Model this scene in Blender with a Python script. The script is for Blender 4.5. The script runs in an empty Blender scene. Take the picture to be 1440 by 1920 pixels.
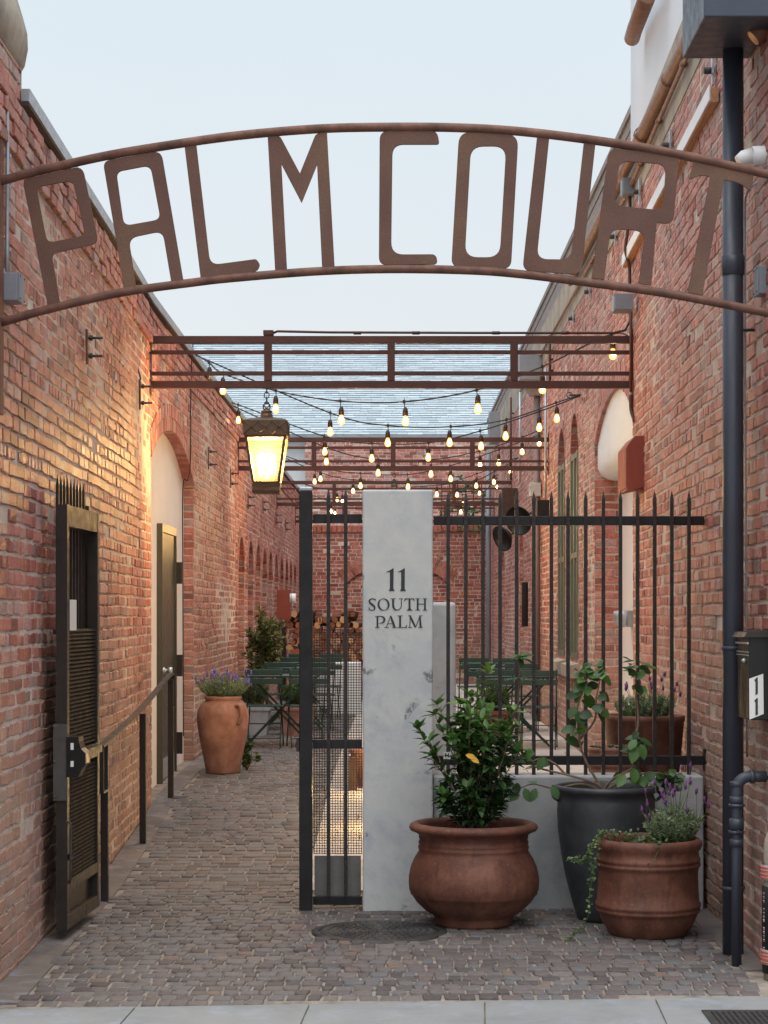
import bpy, bmesh, math, random
from mathutils import Vector, Matrix, noise
R = random.Random(7)
sc = bpy.context.scene
COL = sc.collection
PI = math.pi
F = 3700.0; VX = 745.0; VY = 1155.0; EYE = 1.68

# ------------------------------------------------------------------ helpers
def at(px, py, Y):
    return Vector(((px-VX)*Y/F, Y, EYE+(VY-py)*Y/F))
def interp(t, v):
    if v <= t[0][0]: return t[0][1]
    for (a, b), (c, d) in zip(t, t[1:]):
        if v <= c: return b+(d-b)*(v-a)/(c-a)
    return t[-1][1]
GT = [(12.3, 0), (14.8, .10), (16.2, .19), (18.5, .25), (22, .28)]
def g(Y): return interp(GT, Y)
def wL(Y): return -interp([(8, 1.80), (9, 1.815), (13, 1.90), (15.8, 1.98), (16.5, 2.0)], Y)
def wR(Y): return interp([(8, 1.78), (11.4, 1.78), (15.8, 1.885), (17, 1.9)], Y)

class MB:
    def __init__(s): s.v = []; s.f = []; s.m = []; s.t = []; s.s = []
    def vert(s, p, t=(.5, .5, .5)):
        s.v.append(tuple(p)); s.t.append((t[0], t[1], t[2], 1)); return len(s.v)-1
    def face(s, idx, m=0, sm=False): s.f.append(tuple(idx)); s.m.append(m); s.s.append(sm)
    def poly(s, pts, m=0, t=(.5, .5, .5), sm=False): s.face([s.vert(p, t) for p in pts], m, sm)
    def hexa(s, c, m=0, t=(.5, .5, .5)):
        i = [s.vert(p, t) for p in c]
        for q in ((0, 3, 2, 1), (4, 5, 6, 7), (0, 1, 5, 4), (1, 2, 6, 5), (2, 3, 7, 6), (3, 0, 4, 7)): s.face([i[k] for k in q], m)
    def box(s, a, b, m=0, t=(.5, .5, .5)):
        x0, y0, z0 = [min(p, q) for p, q in zip(a, b)]; x1, y1, z1 = [max(p, q) for p, q in zip(a, b)]
        s.hexa([(x0, y0, z0), (x1, y0, z0), (x1, y1, z0), (x0, y1, z0), (x0, y0, z1), (x1, y0, z1), (x1, y1, z1), (x0, y1, z1)], m, t)
    def bbox(s, a, b, e=.004, m=0):
        """box with chamfered edges"""
        x0, y0, z0 = [min(p, q) for p, q in zip(a, b)]; x1, y1, z1 = [max(p, q) for p, q in zip(a, b)]
        bm = bmesh.new(); bmesh.ops.create_cube(bm, size=1)
        for v in bm.verts: v.co = Vector((x0+(v.co.x+.5)*(x1-x0), y0+(v.co.y+.5)*(y1-y0), z0+(v.co.z+.5)*(z1-z0)))
        bmesh.ops.bevel(bm, geom=bm.edges[:], offset=e, segments=2, profile=.5, affect='EDGES')
        s.addbm(bm, m); bm.free()
    def addbm(s, bm, m=0, sm=False, M=None):
        o = len(s.v)
        for i, v in enumerate(bm.verts): v.index = i; s.vert(M @ v.co if M else v.co)
        for f in bm.faces: s.face([o+v.index for v in f.verts], m, sm)
    def bar(s, a, b, w, h, m=0, up=(0, 0, 1), t=(.5, .5, .5)):
        a = Vector(a); b = Vector(b); d = (b-a).normalized(); up = Vector(up)
        if abs(d.dot(up)) > .95: up = Vector((0, 1, 0))
        x = d.cross(up).normalized()*w/2; y = x.cross(d).normalized()*h/2
        s.hexa([a-x-y, a+x-y, b+x-y, b-x-y, a-x+y, a+x+y, b+x+y, b-x+y], m, t)
    def tube(s, pts, r, n=8, m=0, cap=True, sm=True, t=(.5, .5, .5)):
        pts = [Vector(p) for p in pts]; rs = r if isinstance(r, (list, tuple)) else [r]*len(pts)
        rings = []; prev = None
        for i, p in enumerate(pts):
            d = (pts[min(i+1, len(pts)-1)]-pts[max(i-1, 0)])
            d = d.normalized() if d.length > 1e-9 else Vector((0, 0, 1))
            if prev is None:
                a = Vector((0, 0, 1)) if abs(d.z) < .9 else Vector((1, 0, 0))
                x = d.cross(a).normalized()
            else:
                x = prev-d*prev.dot(d)
                x = x.normalized() if x.length > 1e-6 else d.orthogonal().normalized()
            prev = x; y = d.cross(x)
            rings.append([s.vert(p+(x*math.cos(k*2*PI/n)+y*math.sin(k*2*PI/n))*rs[i], t) for k in range(n)])
        for A, B in zip(rings, rings[1:]):
            for k in range(n): s.face([A[k], A[(k+1) % n], B[(k+1) % n], B[k]], m, sm)
        if cap: s.face(rings[0][::-1], m); s.face(rings[-1], m)
    def lathe(s, prof, c, n=48, m=0, sm=True, axis=None, wob=0):
        c = Vector(c); M = Matrix.Identity(3)
        if axis is not None: M = Vector((0, 0, 1)).rotation_difference(Vector(axis)).to_matrix()
        rings = []
        for r, z in prof:
            if r < 1e-6: rings.append([s.vert(c+M @ Vector((0, 0, z)))]); continue
            rr = []
            for k in range(n):
                a = k*2*PI/n; q = r*(1+wob*noise.noise(Vector((math.cos(a)*1.3, math.sin(a)*1.3, z*4+c.x*9))))
                rr.append(s.vert(c+M @ Vector((q*math.cos(a), q*math.sin(a), z))))
            rings.append(rr)
        for A, B in zip(rings, rings[1:]):
            if len(A) == 1 and len(B) == 1: continue
            for k in range(n):
                if len(A) == 1: s.face([A[0], B[(k+1) % n], B[k]], m, sm)
                elif len(B) == 1: s.face([A[k], A[(k+1) % n], B[0]], m, sm)
                else: s.face([A[k], A[(k+1) % n], B[(k+1) % n], B[k]], m, sm)
    def build(s, name, mats, parent=None, loc=None):
        me = bpy.data.meshes.new(name); off = Vector(loc) if loc else Vector((0, 0, 0))
        me.from_pydata([tuple(Vector(v)-off) for v in s.v], [], s.f)
        if not isinstance(mats, (list, tuple)): mats = [mats]
        for m in mats: me.materials.append(m)
        me.polygons.foreach_set('material_index', s.m); me.polygons.foreach_set('use_smooth', s.s)
        a = me.attributes.new('tint', 'FLOAT_COLOR', 'POINT'); a.data.foreach_set('color', [c for t in s.t for c in t])
        me.update()
        o = bpy.data.objects.new(name, me); COL.objects.link(o); o.location = off
        if parent:
            o.parent = parent; o.location = off-Vector(parent.location)
        return o
def tag(o, label=None, cat=None, group=None, kind=None):
    if label: o['label'] = label
    if cat: o['category'] = cat
    if group: o['group'] = group
    if kind: o['kind'] = kind
    return o
def empty(name, loc, label, cat, group=None):
    o = bpy.data.objects.new(name, None); COL.objects.link(o); o.location = loc; o.empty_display_size = .1
    return tag(o, label, cat, group)
def islands(mb):
    par = list(range(len(mb.v)))
    def fnd(i):
        while par[i] != i: par[i] = par[par[i]]; i = par[i]
        return i
    for f in mb.f:
        for k in f[1:]: par[fnd(k)] = fnd(f[0])
    grp = {}
    for i, f in enumerate(mb.f): grp.setdefault(fnd(f[0]), []).append(i)
    out = []
    for fs in grp.values():
        n = MB(); mp = {}
        for i in fs:
            for k in mb.f[i]:
                if k not in mp: mp[k] = len(n.v); n.v.append(mb.v[k]); n.t.append(mb.t[k])
            n.f.append(tuple(mp[k] for k in mb.f[i])); n.m.append(mb.m[i]); n.s.append(mb.s[i])
        out.append(n)
    return out
def child_each(mb, name, mats, root): return [child(k, name, mats, root) for k in islands(mb)]
def sub_each(mb, name, mats, part, root): return [sub(k, name, mats, part, root) for k in islands(mb)]
def child(mb, name, mats, root): return mb.build(name, mats, root, loc=None if root is None else tuple(root.location))
def sub(mb, name, mats, part, root):
    """sub-part: parented to a part (whose world origin equals the root's)"""
    o = mb.build(name, mats, None, loc=tuple(root.location)); o.parent = part; o.location = (0, 0, 0); return o
def smooth_path(pts, k=6):
    P = [Vector(p) for p in pts]; P = [P[0]*2-P[1]]+P+[P[-1]*2-P[-2]]; out = []
    for i in range(1, len(P)-2):
        for j in range(k):
            t = j/k; a, b, c, d = P[i-1:i+3]
            out.append(.5*((2*b)+(c-a)*t+(2*a-5*b+4*c-d)*t*t+(3*b-a-3*c+d)*t**3))
    out.append(P[-2]); return out

# ------------------------------------------------------------------ materials
def mat(name): 
    m = bpy.data.materials.new(name); m.use_nodes = True; nt = m.node_tree
    return m, nt, nt.nodes['Principled BSDF']
def N(nt, t, **kw):
    n = nt.nodes.new(t)
    for k, v in kw.items():
        if k.startswith('i_'):
            n.inputs[k[2:].replace('_', ' ')].default_value = v
        else: setattr(n, k, v)
    return n
def noise_n(nt, scale, detail=6, rough=.6, co=None, dist=0):
    n = N(nt, 'ShaderNodeTexNoise'); n.inputs['Scale'].default_value = scale; n.inputs['Detail'].default_value = detail
    n.inputs['Roughness'].default_value = rough; n.inputs['Distortion'].default_value = dist
    if co is None:
        co = N(nt, 'ShaderNodeTexCoord').outputs['Object']
    nt.links.new(co, n.inputs['Vector']); return n.outputs['Fac']
def ramp(nt, src, stops):
    r = N(nt, 'ShaderNodeValToRGB'); e = r.color_ramp.elements
    while len(e) < len(stops): e.new(.5)
    for k, (p, c) in enumerate(stops):
        e[k].position = p
        if not isinstance(c, (tuple, list)): c = (c, c, c)
        e[k].color = (c[0], c[1], c[2], 1)
    nt.links.new(src, r.inputs['Fac']); return r.outputs['Color']
def mix(nt, f, a, b, mode='MIX'):
    n = N(nt, 'ShaderNodeMix', data_type='RGBA', blend_type=mode)
    for k, s in ((0, f), (6, a), (7, b)):
        if isinstance(s, (int, float)): n.inputs[k].default_value = s
        elif isinstance(s, tuple): n.inputs[k].default_value = (s[0], s[1], s[2], 1)
        else: nt.links.new(s, n.inputs[k])
    return n.outputs[2]
def bump(nt, b, h, st=.3, dist=.01):
    n = N(nt, 'ShaderNodeBump'); n.inputs['Strength'].default_value = st; n.inputs['Distance'].default_value = dist
    nt.links.new(h, n.inputs['Height']); nt.links.new(n.outputs[0], b.inputs['Normal'])
def tint(nt):
    a = N(nt, 'ShaderNodeAttribute', attribute_name='tint'); s = N(nt, 'ShaderNodeSeparateColor')
    nt.links.new(a.outputs['Color'], s.inputs[0]); return s.outputs
def simple(name, col, rough=.6, metal=0, var=.25, scale=6, bs=.15, bd=.003, bscale=60, stretch=None, spec=.5):
    m, nt, b = mat(name)
    co = N(nt, 'ShaderNodeTexCoord').outputs['Object']
    if stretch:
        mp = N(nt, 'ShaderNodeMapping'); mp.inputs['Scale'].default_value = stretch; nt.links.new(co, mp.inputs[0]); co = mp.outputs[0]
    n1 = noise_n(nt, scale, 6, .65, co)
    d = tuple(c*(1-var) for c in col); l = tuple(min(1, c*(1+var)) for c in col)
    c = ramp(nt, n1, [(.3, d), (.7, l)])
    nt.links.new(c, b.inputs['Base Color'])
    rr = ramp(nt, noise_n(nt, scale*3, 4, .6, co), [(.3, max(.05, rough-.12)), (.7, min(1, rough+.12))])
    nt.links.new(rr, b.inputs['Roughness'])
    b.inputs['Metallic'].default_value = metal; b.inputs['Specular IOR Level'].default_value = spec
    if bs: bump(nt, b, noise_n(nt, bscale, 5, .6, co), bs, bd)
    return m
def lin(r, g_, b):
    f = lambda c: (c/255/12.92) if c/255 <= .04045 else ((c/255+.055)/1.055)**2.4
    return (f(r), f(g_), f(b))

def brick_mat(name, warm=1.0, dirt=.5, stops=None):
    m, nt, b = mat(name); t = tint(nt)
    co = N(nt, 'ShaderNodeTexCoord').outputs['Object']
    c = ramp(nt, t[0], stops or [(0, lin(128, 74, 66)), (.12, lin(166, 90, 76)), (.32, lin(188, 112, 98)), (.6, lin(200, 130, 118)),
                        (.8, lin(198, 146, 136)), (.93, lin(188, 156, 152)), (1, lin(134, 106, 104))])
    # soot, lime bloom and patchy wash over the wall
    big = noise_n(nt, .9, 7, .62, co); med = noise_n(nt, 7, 8, .7, co); fine = noise_n(nt, 55, 6, .7, co)
    c = mix(nt, ramp(nt, big, [(.5, 0), (.7, dirt*.8)]), c, mix(nt, .5, lin(200, 172, 160), c))
    c = mix(nt, ramp(nt, med, [(.36, .6), (.54, 0)]), c, lin(120, 72, 62))
    c = mix(nt, ramp(nt, med, [(.56, 0), (.78, .6)]), c, lin(205, 168, 152))
    mp = N(nt, 'ShaderNodeMapping'); mp.inputs['Scale'].default_value = (1, 1, .12); nt.links.new(co, mp.inputs[0])
    st = noise_n(nt, 26, 4, .6, mp.outputs[0])
    c = mix(nt, ramp(nt, st, [(.5, 0), (.75, .35)]), c, lin(120, 84, 74))
    c = mix(nt, 1.0, c, ramp(nt, fine, [(.27, .58), (.73, 1.34)]), 'MULTIPLY')
    # courses near the ground are greyed by splash and dust
    sx = N(nt, 'ShaderNodeSeparateXYZ'); nt.links.new(N(nt, 'ShaderNodeNewGeometry').outputs['Position'], sx.inputs[0])
    md = N(nt, 'ShaderNodeMath', operation='MULTIPLY_ADD'); nt.links.new(big, md.inputs[0]); md.inputs[1].default_value = -1.6; nt.links.new(sx.outputs['Z'], md.inputs[2])
    c = mix(nt, ramp(nt, md.outputs[0], [(0, .6), (.9, 0)]), c, lin(160, 138, 124))
    nt.links.new(c, b.inputs['Base Color']); nt.links.new(ramp(nt, med, [(.3, .40), (.7, .60)]), b.inputs['Roughness']); b.inputs['Specular IOR Level'].default_value = .5
    h = N(nt, 'ShaderNodeMath', operation='ADD'); nt.links.new(fine, h.inputs[0]); nt.links.new(med, h.inputs[1])
    bump(nt, b, h.outputs[0], .9, .014)
    return m
M_brick = brick_mat('brick')
M_brick2 = brick_mat('orange_brick', dirt=.2, stops=[(0, lin(130, 66, 54)), (.2, lin(164, 88, 70)), (.5, lin(184, 104, 82)), (.8, lin(198, 122, 100)), (1, lin(164, 114, 102))])
def mortar_mat():
    m, nt, b = mat('mortar'); co = N(nt, 'ShaderNodeTexCoord').outputs['Object']
    c = ramp(nt, noise_n(nt, 4, 8, .7, co), [(.3, lin(184, 163, 150)), (.5, lin(218, 200, 186)), (.7, lin(232, 218, 206))])
    c = mix(nt, 1.0, c, ramp(nt, noise_n(nt, 60, 5, .7, co), [(.2, .6), (.8, 1.2)]), 'MULTIPLY')
    nt.links.new(c, b.inputs['Base Color']); b.inputs['Roughness'].default_value = .95
    bump(nt, b, noise_n(nt, 45, 8, .75, co), 1, .015); return m
M_mortar = mortar_mat()
M_rust = simple('rusted_steel', lin(112, 74, 58), .75, .25, .35, 5, .4, .002, 90)
M_signrust = None
def rust2():
    m, nt, b = mat('rust_plate'); co = N(nt, 'ShaderNodeTexCoord').outputs['Object']
    c = ramp(nt, noise_n(nt, 2.2, 6, .6, co), [(.3, lin(98, 70, 62)), (.5, lin(112, 82, 70)), (.7, lin(130, 100, 76))])
    c = mix(nt, ramp(nt, noise_n(nt, 160, 3, .8, co), [(.35, .7), (.65, 0)]), c, lin(70, 46, 40))
    c = mix(nt, ramp(nt, noise_n(nt, 30, 6, .7, co), [(.6, 0), (.75, .4)]), c, lin(120, 66, 44))
    nt.links.new(c, b.inputs['Base Color']); b.inputs['Roughness'].default_value = .72; b.inputs['Metallic'].default_value = .2
    bump(nt, b, noise_n(nt, 200, 4, .7, co), .4, .002); return m
M_plate = rust2()
M_tube = simple('rusted_tube', lin(104, 72, 60), .65, .25, .5, 9, .4, .002, 70)
M_beam = simple('rust_painted_beam', lin(82, 50, 41), .6, .15, .22, 4, .15, .001, 60)
M_black = simple('black_steel', lin(46, 44, 45), .42, .55, .3, 9, .2, .001, 120)
M_flake = simple('flaking_black_paint', lin(52, 47, 46), .55, .3, .6, 60, .5, .002, 160)
M_bronze = simple('bronze_gate_paint', lin(46, 40, 36), .48, .2, .3, 6, .12, .001, 90)
M_louvre = simple('dark_louvre_paint', lin(50, 42, 36), .8, 0, .3, 6, .12, .001, 90, spec=.12)
M_steelplate = simple('bare_steel_plate', lin(92, 89, 88), .5, .5, .25, 9, .15, .001, 80)
M_navy = simple('dark_blue_pipe_paint', lin(56, 61, 72), .42, .1, .25, 8, .2, .002, 50, stretch=(1, 1, .25))
M_terra = None
def terra(name, base, dark, light, st=.5):
    m, nt, b = mat(name); co = N(nt, 'ShaderNodeTexCoord').outputs['Object']
    c = ramp(nt, noise_n(nt, 5, 8, .65, co, .4), [(.3, dark), (.5, base), (.72, light)])
    mp = N(nt, 'ShaderNodeMapping'); mp.inputs['Scale'].default_value = (1, 1, .15); nt.links.new(co, mp.inputs[0])
    c = mix(nt, ramp(nt, noise_n(nt, 22, 5, .6, mp.outputs[0]), [(.5, 0), (.75, st)]), c, tuple(x*.6 for x in dark))
    c = mix(nt, ramp(nt, noise_n(nt, 90, 3, .8, co), [(.6, 0), (.75, .5)]), c, lin(176, 146, 128))
    nt.links.new(c, b.inputs['Base Color']); b.inputs['Roughness'].default_value = .62; b.inputs['Specular IOR Level'].default_value = .35
    bump(nt, b, noise_n(nt, 60, 6, .7, co), .35, .003); return m
M_terra = terra('terracotta_dark', lin(104, 65, 51), lin(72, 45, 36), lin(132, 88, 71))
M_terra2 = terra('terracotta_light', lin(152, 108, 92), lin(120, 82, 70), lin(178, 138, 122), .3)
M_char = simple('charcoal_glaze', lin(54, 56, 60), .45, 0, .35, 8, .25, .002, 70)
def plaster(name, stops, chips=True, bst=.4):
    m, nt, b = mat(name); co = N(nt, 'ShaderNodeTexCoord').outputs['Object']
    c = ramp(nt, noise_n(nt, 3.0, 10, .7, co, .15), stops)
    c = mix(nt, ramp(nt, noise_n(nt, 4.5, 9, .72, co, .25), [(.52, 0), (.72, .55)]), c, lin(150, 160, 176))
    h = noise_n(nt, 26, 8, .7, co)
    if chips:
        k = N(nt, 'ShaderNodeMath', operation='MULTIPLY')
        a1 = ramp(nt, noise_n(nt, 4.3, 3, .5, co, .3), [(.65, 0), (.69, 1)]); a2 = ramp(nt, noise_n(nt, 45, 5, .8, co), [(.44, 0), (.5, 1)])
        nt.links.new(a1, k.inputs[0]); nt.links.new(a2, k.inputs[1])
        c = mix(nt, k.outputs[0], c, lin(120, 120, 124))
        hs = N(nt, 'ShaderNodeMath', operation='SUBTRACT'); nt.links.new(h, hs.inputs[0]); nt.links.new(k.outputs[0], hs.inputs[1]); h = hs.outputs[0]
    nt.links.new(c, b.inputs['Base Color']); b.inputs['Roughness'].default_value = .8
    bump(nt, b, h, bst, .004); return m
M_pillar = plaster('limewashed_concrete', [(.3, lin(172, 179, 187)), (.45, lin(194, 197, 199)), (.62, lin(206, 207, 204)), (.8, lin(186, 190, 196))])
M_lowwall = plaster('grey_render', [(.3, lin(140, 146, 154)), (.5, lin(172, 174, 176)), (.75, lin(190, 190, 188))], False)
M_plaster = simple('pink_white_plaster', lin(228, 220, 214), .85, 0, .05, 3, .35, .004, 30)
M_stucco = simple('white_stucco', lin(212, 221, 230), .85, 0, .04, 2, .3, .004, 60)
M_conc = plaster('sidewalk_concrete', [(.3, lin(118, 121, 122)), (.5, lin(130, 132, 133)), (.75, lin(138, 139, 139))], False, .6)
M_oldconc = plaster('stained_concrete', [(.3, lin(120, 112, 100)), (.5, lin(158, 148, 134)), (.75, lin(186, 176, 160))], False, 1)
M_strip = plaster('kerb_strip', [(.3, lin(84, 78, 75)), (.5, lin(104, 96, 92)), (.75, lin(118, 110, 105))], False, .8)
M_green = simple('green_furniture_paint', lin(28, 60, 53), .4, .05, .15, 5, .1, .001, 60)
M_greenwin = simple('olive_window_paint', lin(104, 108, 92), .55, 0, .15, 5, .2, .002, 60, stretch=(4, 4, .4))
M_door = simple('bronze_door_paint', lin(74, 74, 64), .36, .25, .12, 3, .1, .001, 60, stretch=(6, 6, .5))
M_redmetal = simple('red_oxide_metal', lin(138, 64, 48), .6, .05, .12, 5, .1, .001, 60)
M_grey = simple('grey_enamel_box', lin(132, 138, 146), .5, .2, .12, 6, .1, .001, 60)
M_galv = simple('galvanised_metal', lin(176, 184, 192), .4, .6, .15, 12, .1, .001, 60)
M_white = simple('white_plastic', lin(226, 228, 230), .45, 0, .04, 6, 0)
M_sticker = simple('white_sticker', lin(214, 212, 210), .5, 0, .03, 6, 0)
M_mail = simple('black_mailbox_enamel', lin(24, 24, 24), .4, .2, .1, 6, .1, .001, 60)
M_ink = simple('black_lettering', lin(44, 48, 54), .5, 0, .1, 20, 0)
M_wire = simple('black_cable', lin(38, 38, 40), .55, 0, .1, 20, 0)
M_socket = simple('bulb_socket', lin(54, 38, 30), .4, .3, .15, 20, 0)
M_wood = simple('weathered_board', lin(176, 132, 96), .75, 0, .25, 8, .3, .002, 40, stretch=(8, .6, 8))
M_fascia = simple('weathered_fascia', lin(136, 130, 128), .85, 0, .3, 6, .5, .004, 30, stretch=(6, .5, 6))
M_darkwood = simple('dark_timber', lin(72, 52, 42), .8, 0, .3, 8, .3, .002, 40)
M_copper = simple('brown_pipe', lin(134, 98, 80), .5, .2, .25, 12, .2, .002, 40)
M_iron = simple('cast_iron', lin(66, 64, 64), .6, .4, .35, 30, .6, .003, 90)
M_soil = simple('soil', lin(62, 48, 38), .95, 0, .4, 30, 1, .01, 60)
M_stem = simple('bark', lin(122, 100, 82), .8, 0, .3, 20, .4, .002, 60)
M_gstem = simple('green_stem', lin(88, 104, 62), .7, 0, .2, 20, 0)
def leafmat(name, stops, rough=.4, tr=.25):
    m, nt, b = mat(name); t = tint(nt)
    c = ramp(nt, t[0], stops); nt.links.new(c, b.inputs['Base Color']); b.inputs['Roughness'].default_value = rough
    tl = N(nt, 'ShaderNodeBsdfTranslucent'); nt.links.new(mix(nt, 1, c, (1.0, 1.1, .5), 'MULTIPLY'), tl.inputs[0])
    ms = N(nt, 'ShaderNodeMixShader'); ms.inputs[0].default_value = tr
    nt.links.new(b.outputs[0], ms.inputs[1]); nt.links.new(tl.outputs[0], ms.inputs[2])
    nt.links.new(ms.outputs[0], nt.nodes['Material Output'].inputs[0]); return m
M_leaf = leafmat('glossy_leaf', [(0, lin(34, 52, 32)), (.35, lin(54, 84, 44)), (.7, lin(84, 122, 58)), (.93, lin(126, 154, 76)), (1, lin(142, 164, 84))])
M_leafg = leafmat('grey_green_leaf', [(0, lin(92, 108, 84)), (.5, lin(138, 154, 122)), (1, lin(180, 190, 160))], .7)
M_olive = leafmat('olive_leaf', [(0, lin(48, 58, 34)), (.5, lin(84, 96, 56)), (1, lin(134, 138, 88))], .6)
M_ivy = leafmat('ivy_leaf', [(0, lin(46, 64, 36)), (.5, lin(72, 96, 50)), (1, lin(112, 132, 80))], .5)
M_purple = leafmat('purple_petal', [(0, lin(70, 40, 78)), (.5, lin(118, 74, 130)), (1, lin(170, 110, 176))], .7)
M_blue = leafmat('violet_petal', [(0, lin(90, 80, 160)), (.5, lin(120, 108, 190)), (1, lin(150, 140, 210))], .7)
M_yleaf = leafmat('yellow_leaf', [(0, lin(200, 150, 40)), (1, lin(226, 176, 60))], .6)
def emis(name, col, s):
    m = bpy.data.materials.new(name); m.use_nodes = True; nt = m.node_tree; nt.nodes.remove(nt.nodes['Principled BSDF'])
    e = N(nt, 'ShaderNodeEmission'); e.inputs[0].default_value = (*col, 1); e.inputs[1].default_value = s
    nt.links.new(e.outputs[0], nt.nodes['Material Output'].inputs[0]); return m
M_bulb = emis('lit_bulb', (1, .42, .10), 3.6)
M_fil = emis('bulb_filament', (1, .8, .5), 60)
M_flame = emis('candle_bulb', (1, .76, .45), 60)
def glassmat(name, col=(1, 1, 1), rough=.1, glossy=.12, bumpy=0):
    m = bpy.data.materials.new(name); m.use_nodes = True; nt = m.node_tree; nt.nodes.remove(nt.nodes['Principled BSDF'])
    a = N(nt, 'ShaderNodeBsdfTransparent'); a.inputs[0].default_value = (*col, 1)
    b = N(nt, 'ShaderNodeBsdfGlossy'); b.inputs['Roughness'].default_value = rough
    c = N(nt, 'ShaderNodeMixShader'); c.inputs[0].default_value = glossy
    nt.links.new(a.outputs[0], c.inputs[1]); nt.links.new(b.outputs[0], c.inputs[2])
    out = c.outputs[0]
    if bumpy:
        t = N(nt, 'ShaderNodeBsdfTranslucent'); t.inputs[0].default_value = (1, .8, .35, 1)
        d = N(nt, 'ShaderNodeMixShader'); k = ramp(nt, noise_n(nt, 90, 3, .7), [(.35, .012), (.65, .07)])
        nt.links.new(k, d.inputs[0]); nt.links.new(out, d.inputs[1]); nt.links.new(t.outputs[0], d.inputs[2]); out = d.outputs[0]
    nt.links.new(out, nt.nodes['Material Output'].inputs[0]); return m
M_lglass = glassmat('seeded_lantern_glass', (1, .93, .78), .15, .08, 1)

# ------------------------------------------------------------------ brickwork
class Opening:
    def __init__(s, uc, hw, zb, zs, rise, ring=.22, depth=.1):
        s.uc, s.hw, s.zb, s.zs, s.rise, s.ring, s.depth = uc, hw, zb, zs, rise, ring, depth
        if rise > 0: s.R = (hw*hw+rise*rise)/(2*rise); s.zc = zs+rise-s.R
    def top(s, u):
        if s.rise <= 0: return s.zs
        return s.zc+math.sqrt(max(0, s.R**2-(u-s.uc)**2))
    def half(s, z):
        if z < s.zb: return 0
        if z <= s.zs: return s.hw
        if s.rise <= 0: return 0
        q = (s.R+s.ring)**2-(z-s.zc)**2
        if q <= 0: return 0
        a = math.asin(min(1, s.hw/s.R)); w = math.sqrt(q)
        return min(w, (z-s.zc)*math.tan(a) if a < PI/2-.05 else w)
def brick_piece(mb, P, u0, u1, z0, z1, rr, out, tnt, warp=0.006, back=-.02):
    c = min(.004, (u1-u0)*.2); j = lambda: rr.uniform(-warp, warp)
    tl = rr.uniform(-.003, .003)
    A = [(u0+j()*.6, z0+j()), (u1+j()*.6, z0+j()), (u1+j()*.6, z1+j()), (u0+j()*.6, z1+j())]
    cu = (u0+u1)/2; cz = (z0+z1)/2
    ring0 = [mb.vert(P(u, z, back), tnt) for u, z in A]
    ring1 = [mb.vert(P(u, z, out-c), tnt) for u, z in A]
    ring2 = [mb.vert(P(u+(c if u < cu else -c)*rr.uniform(.6, 1.6), z+(c if z < cz else -c)*rr.uniform(.6, 1.8), out+tl*(1 if u < cu else -1)), tnt) for u, z in A]
    for a, b in ((ring0, ring1), (ring1, ring2)):
        for k in range(4): mb.face([a[k], a[(k+1) % 4], b[(k+1) % 4], b[k]], 0)
    mb.face(ring2, 0)
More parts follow.
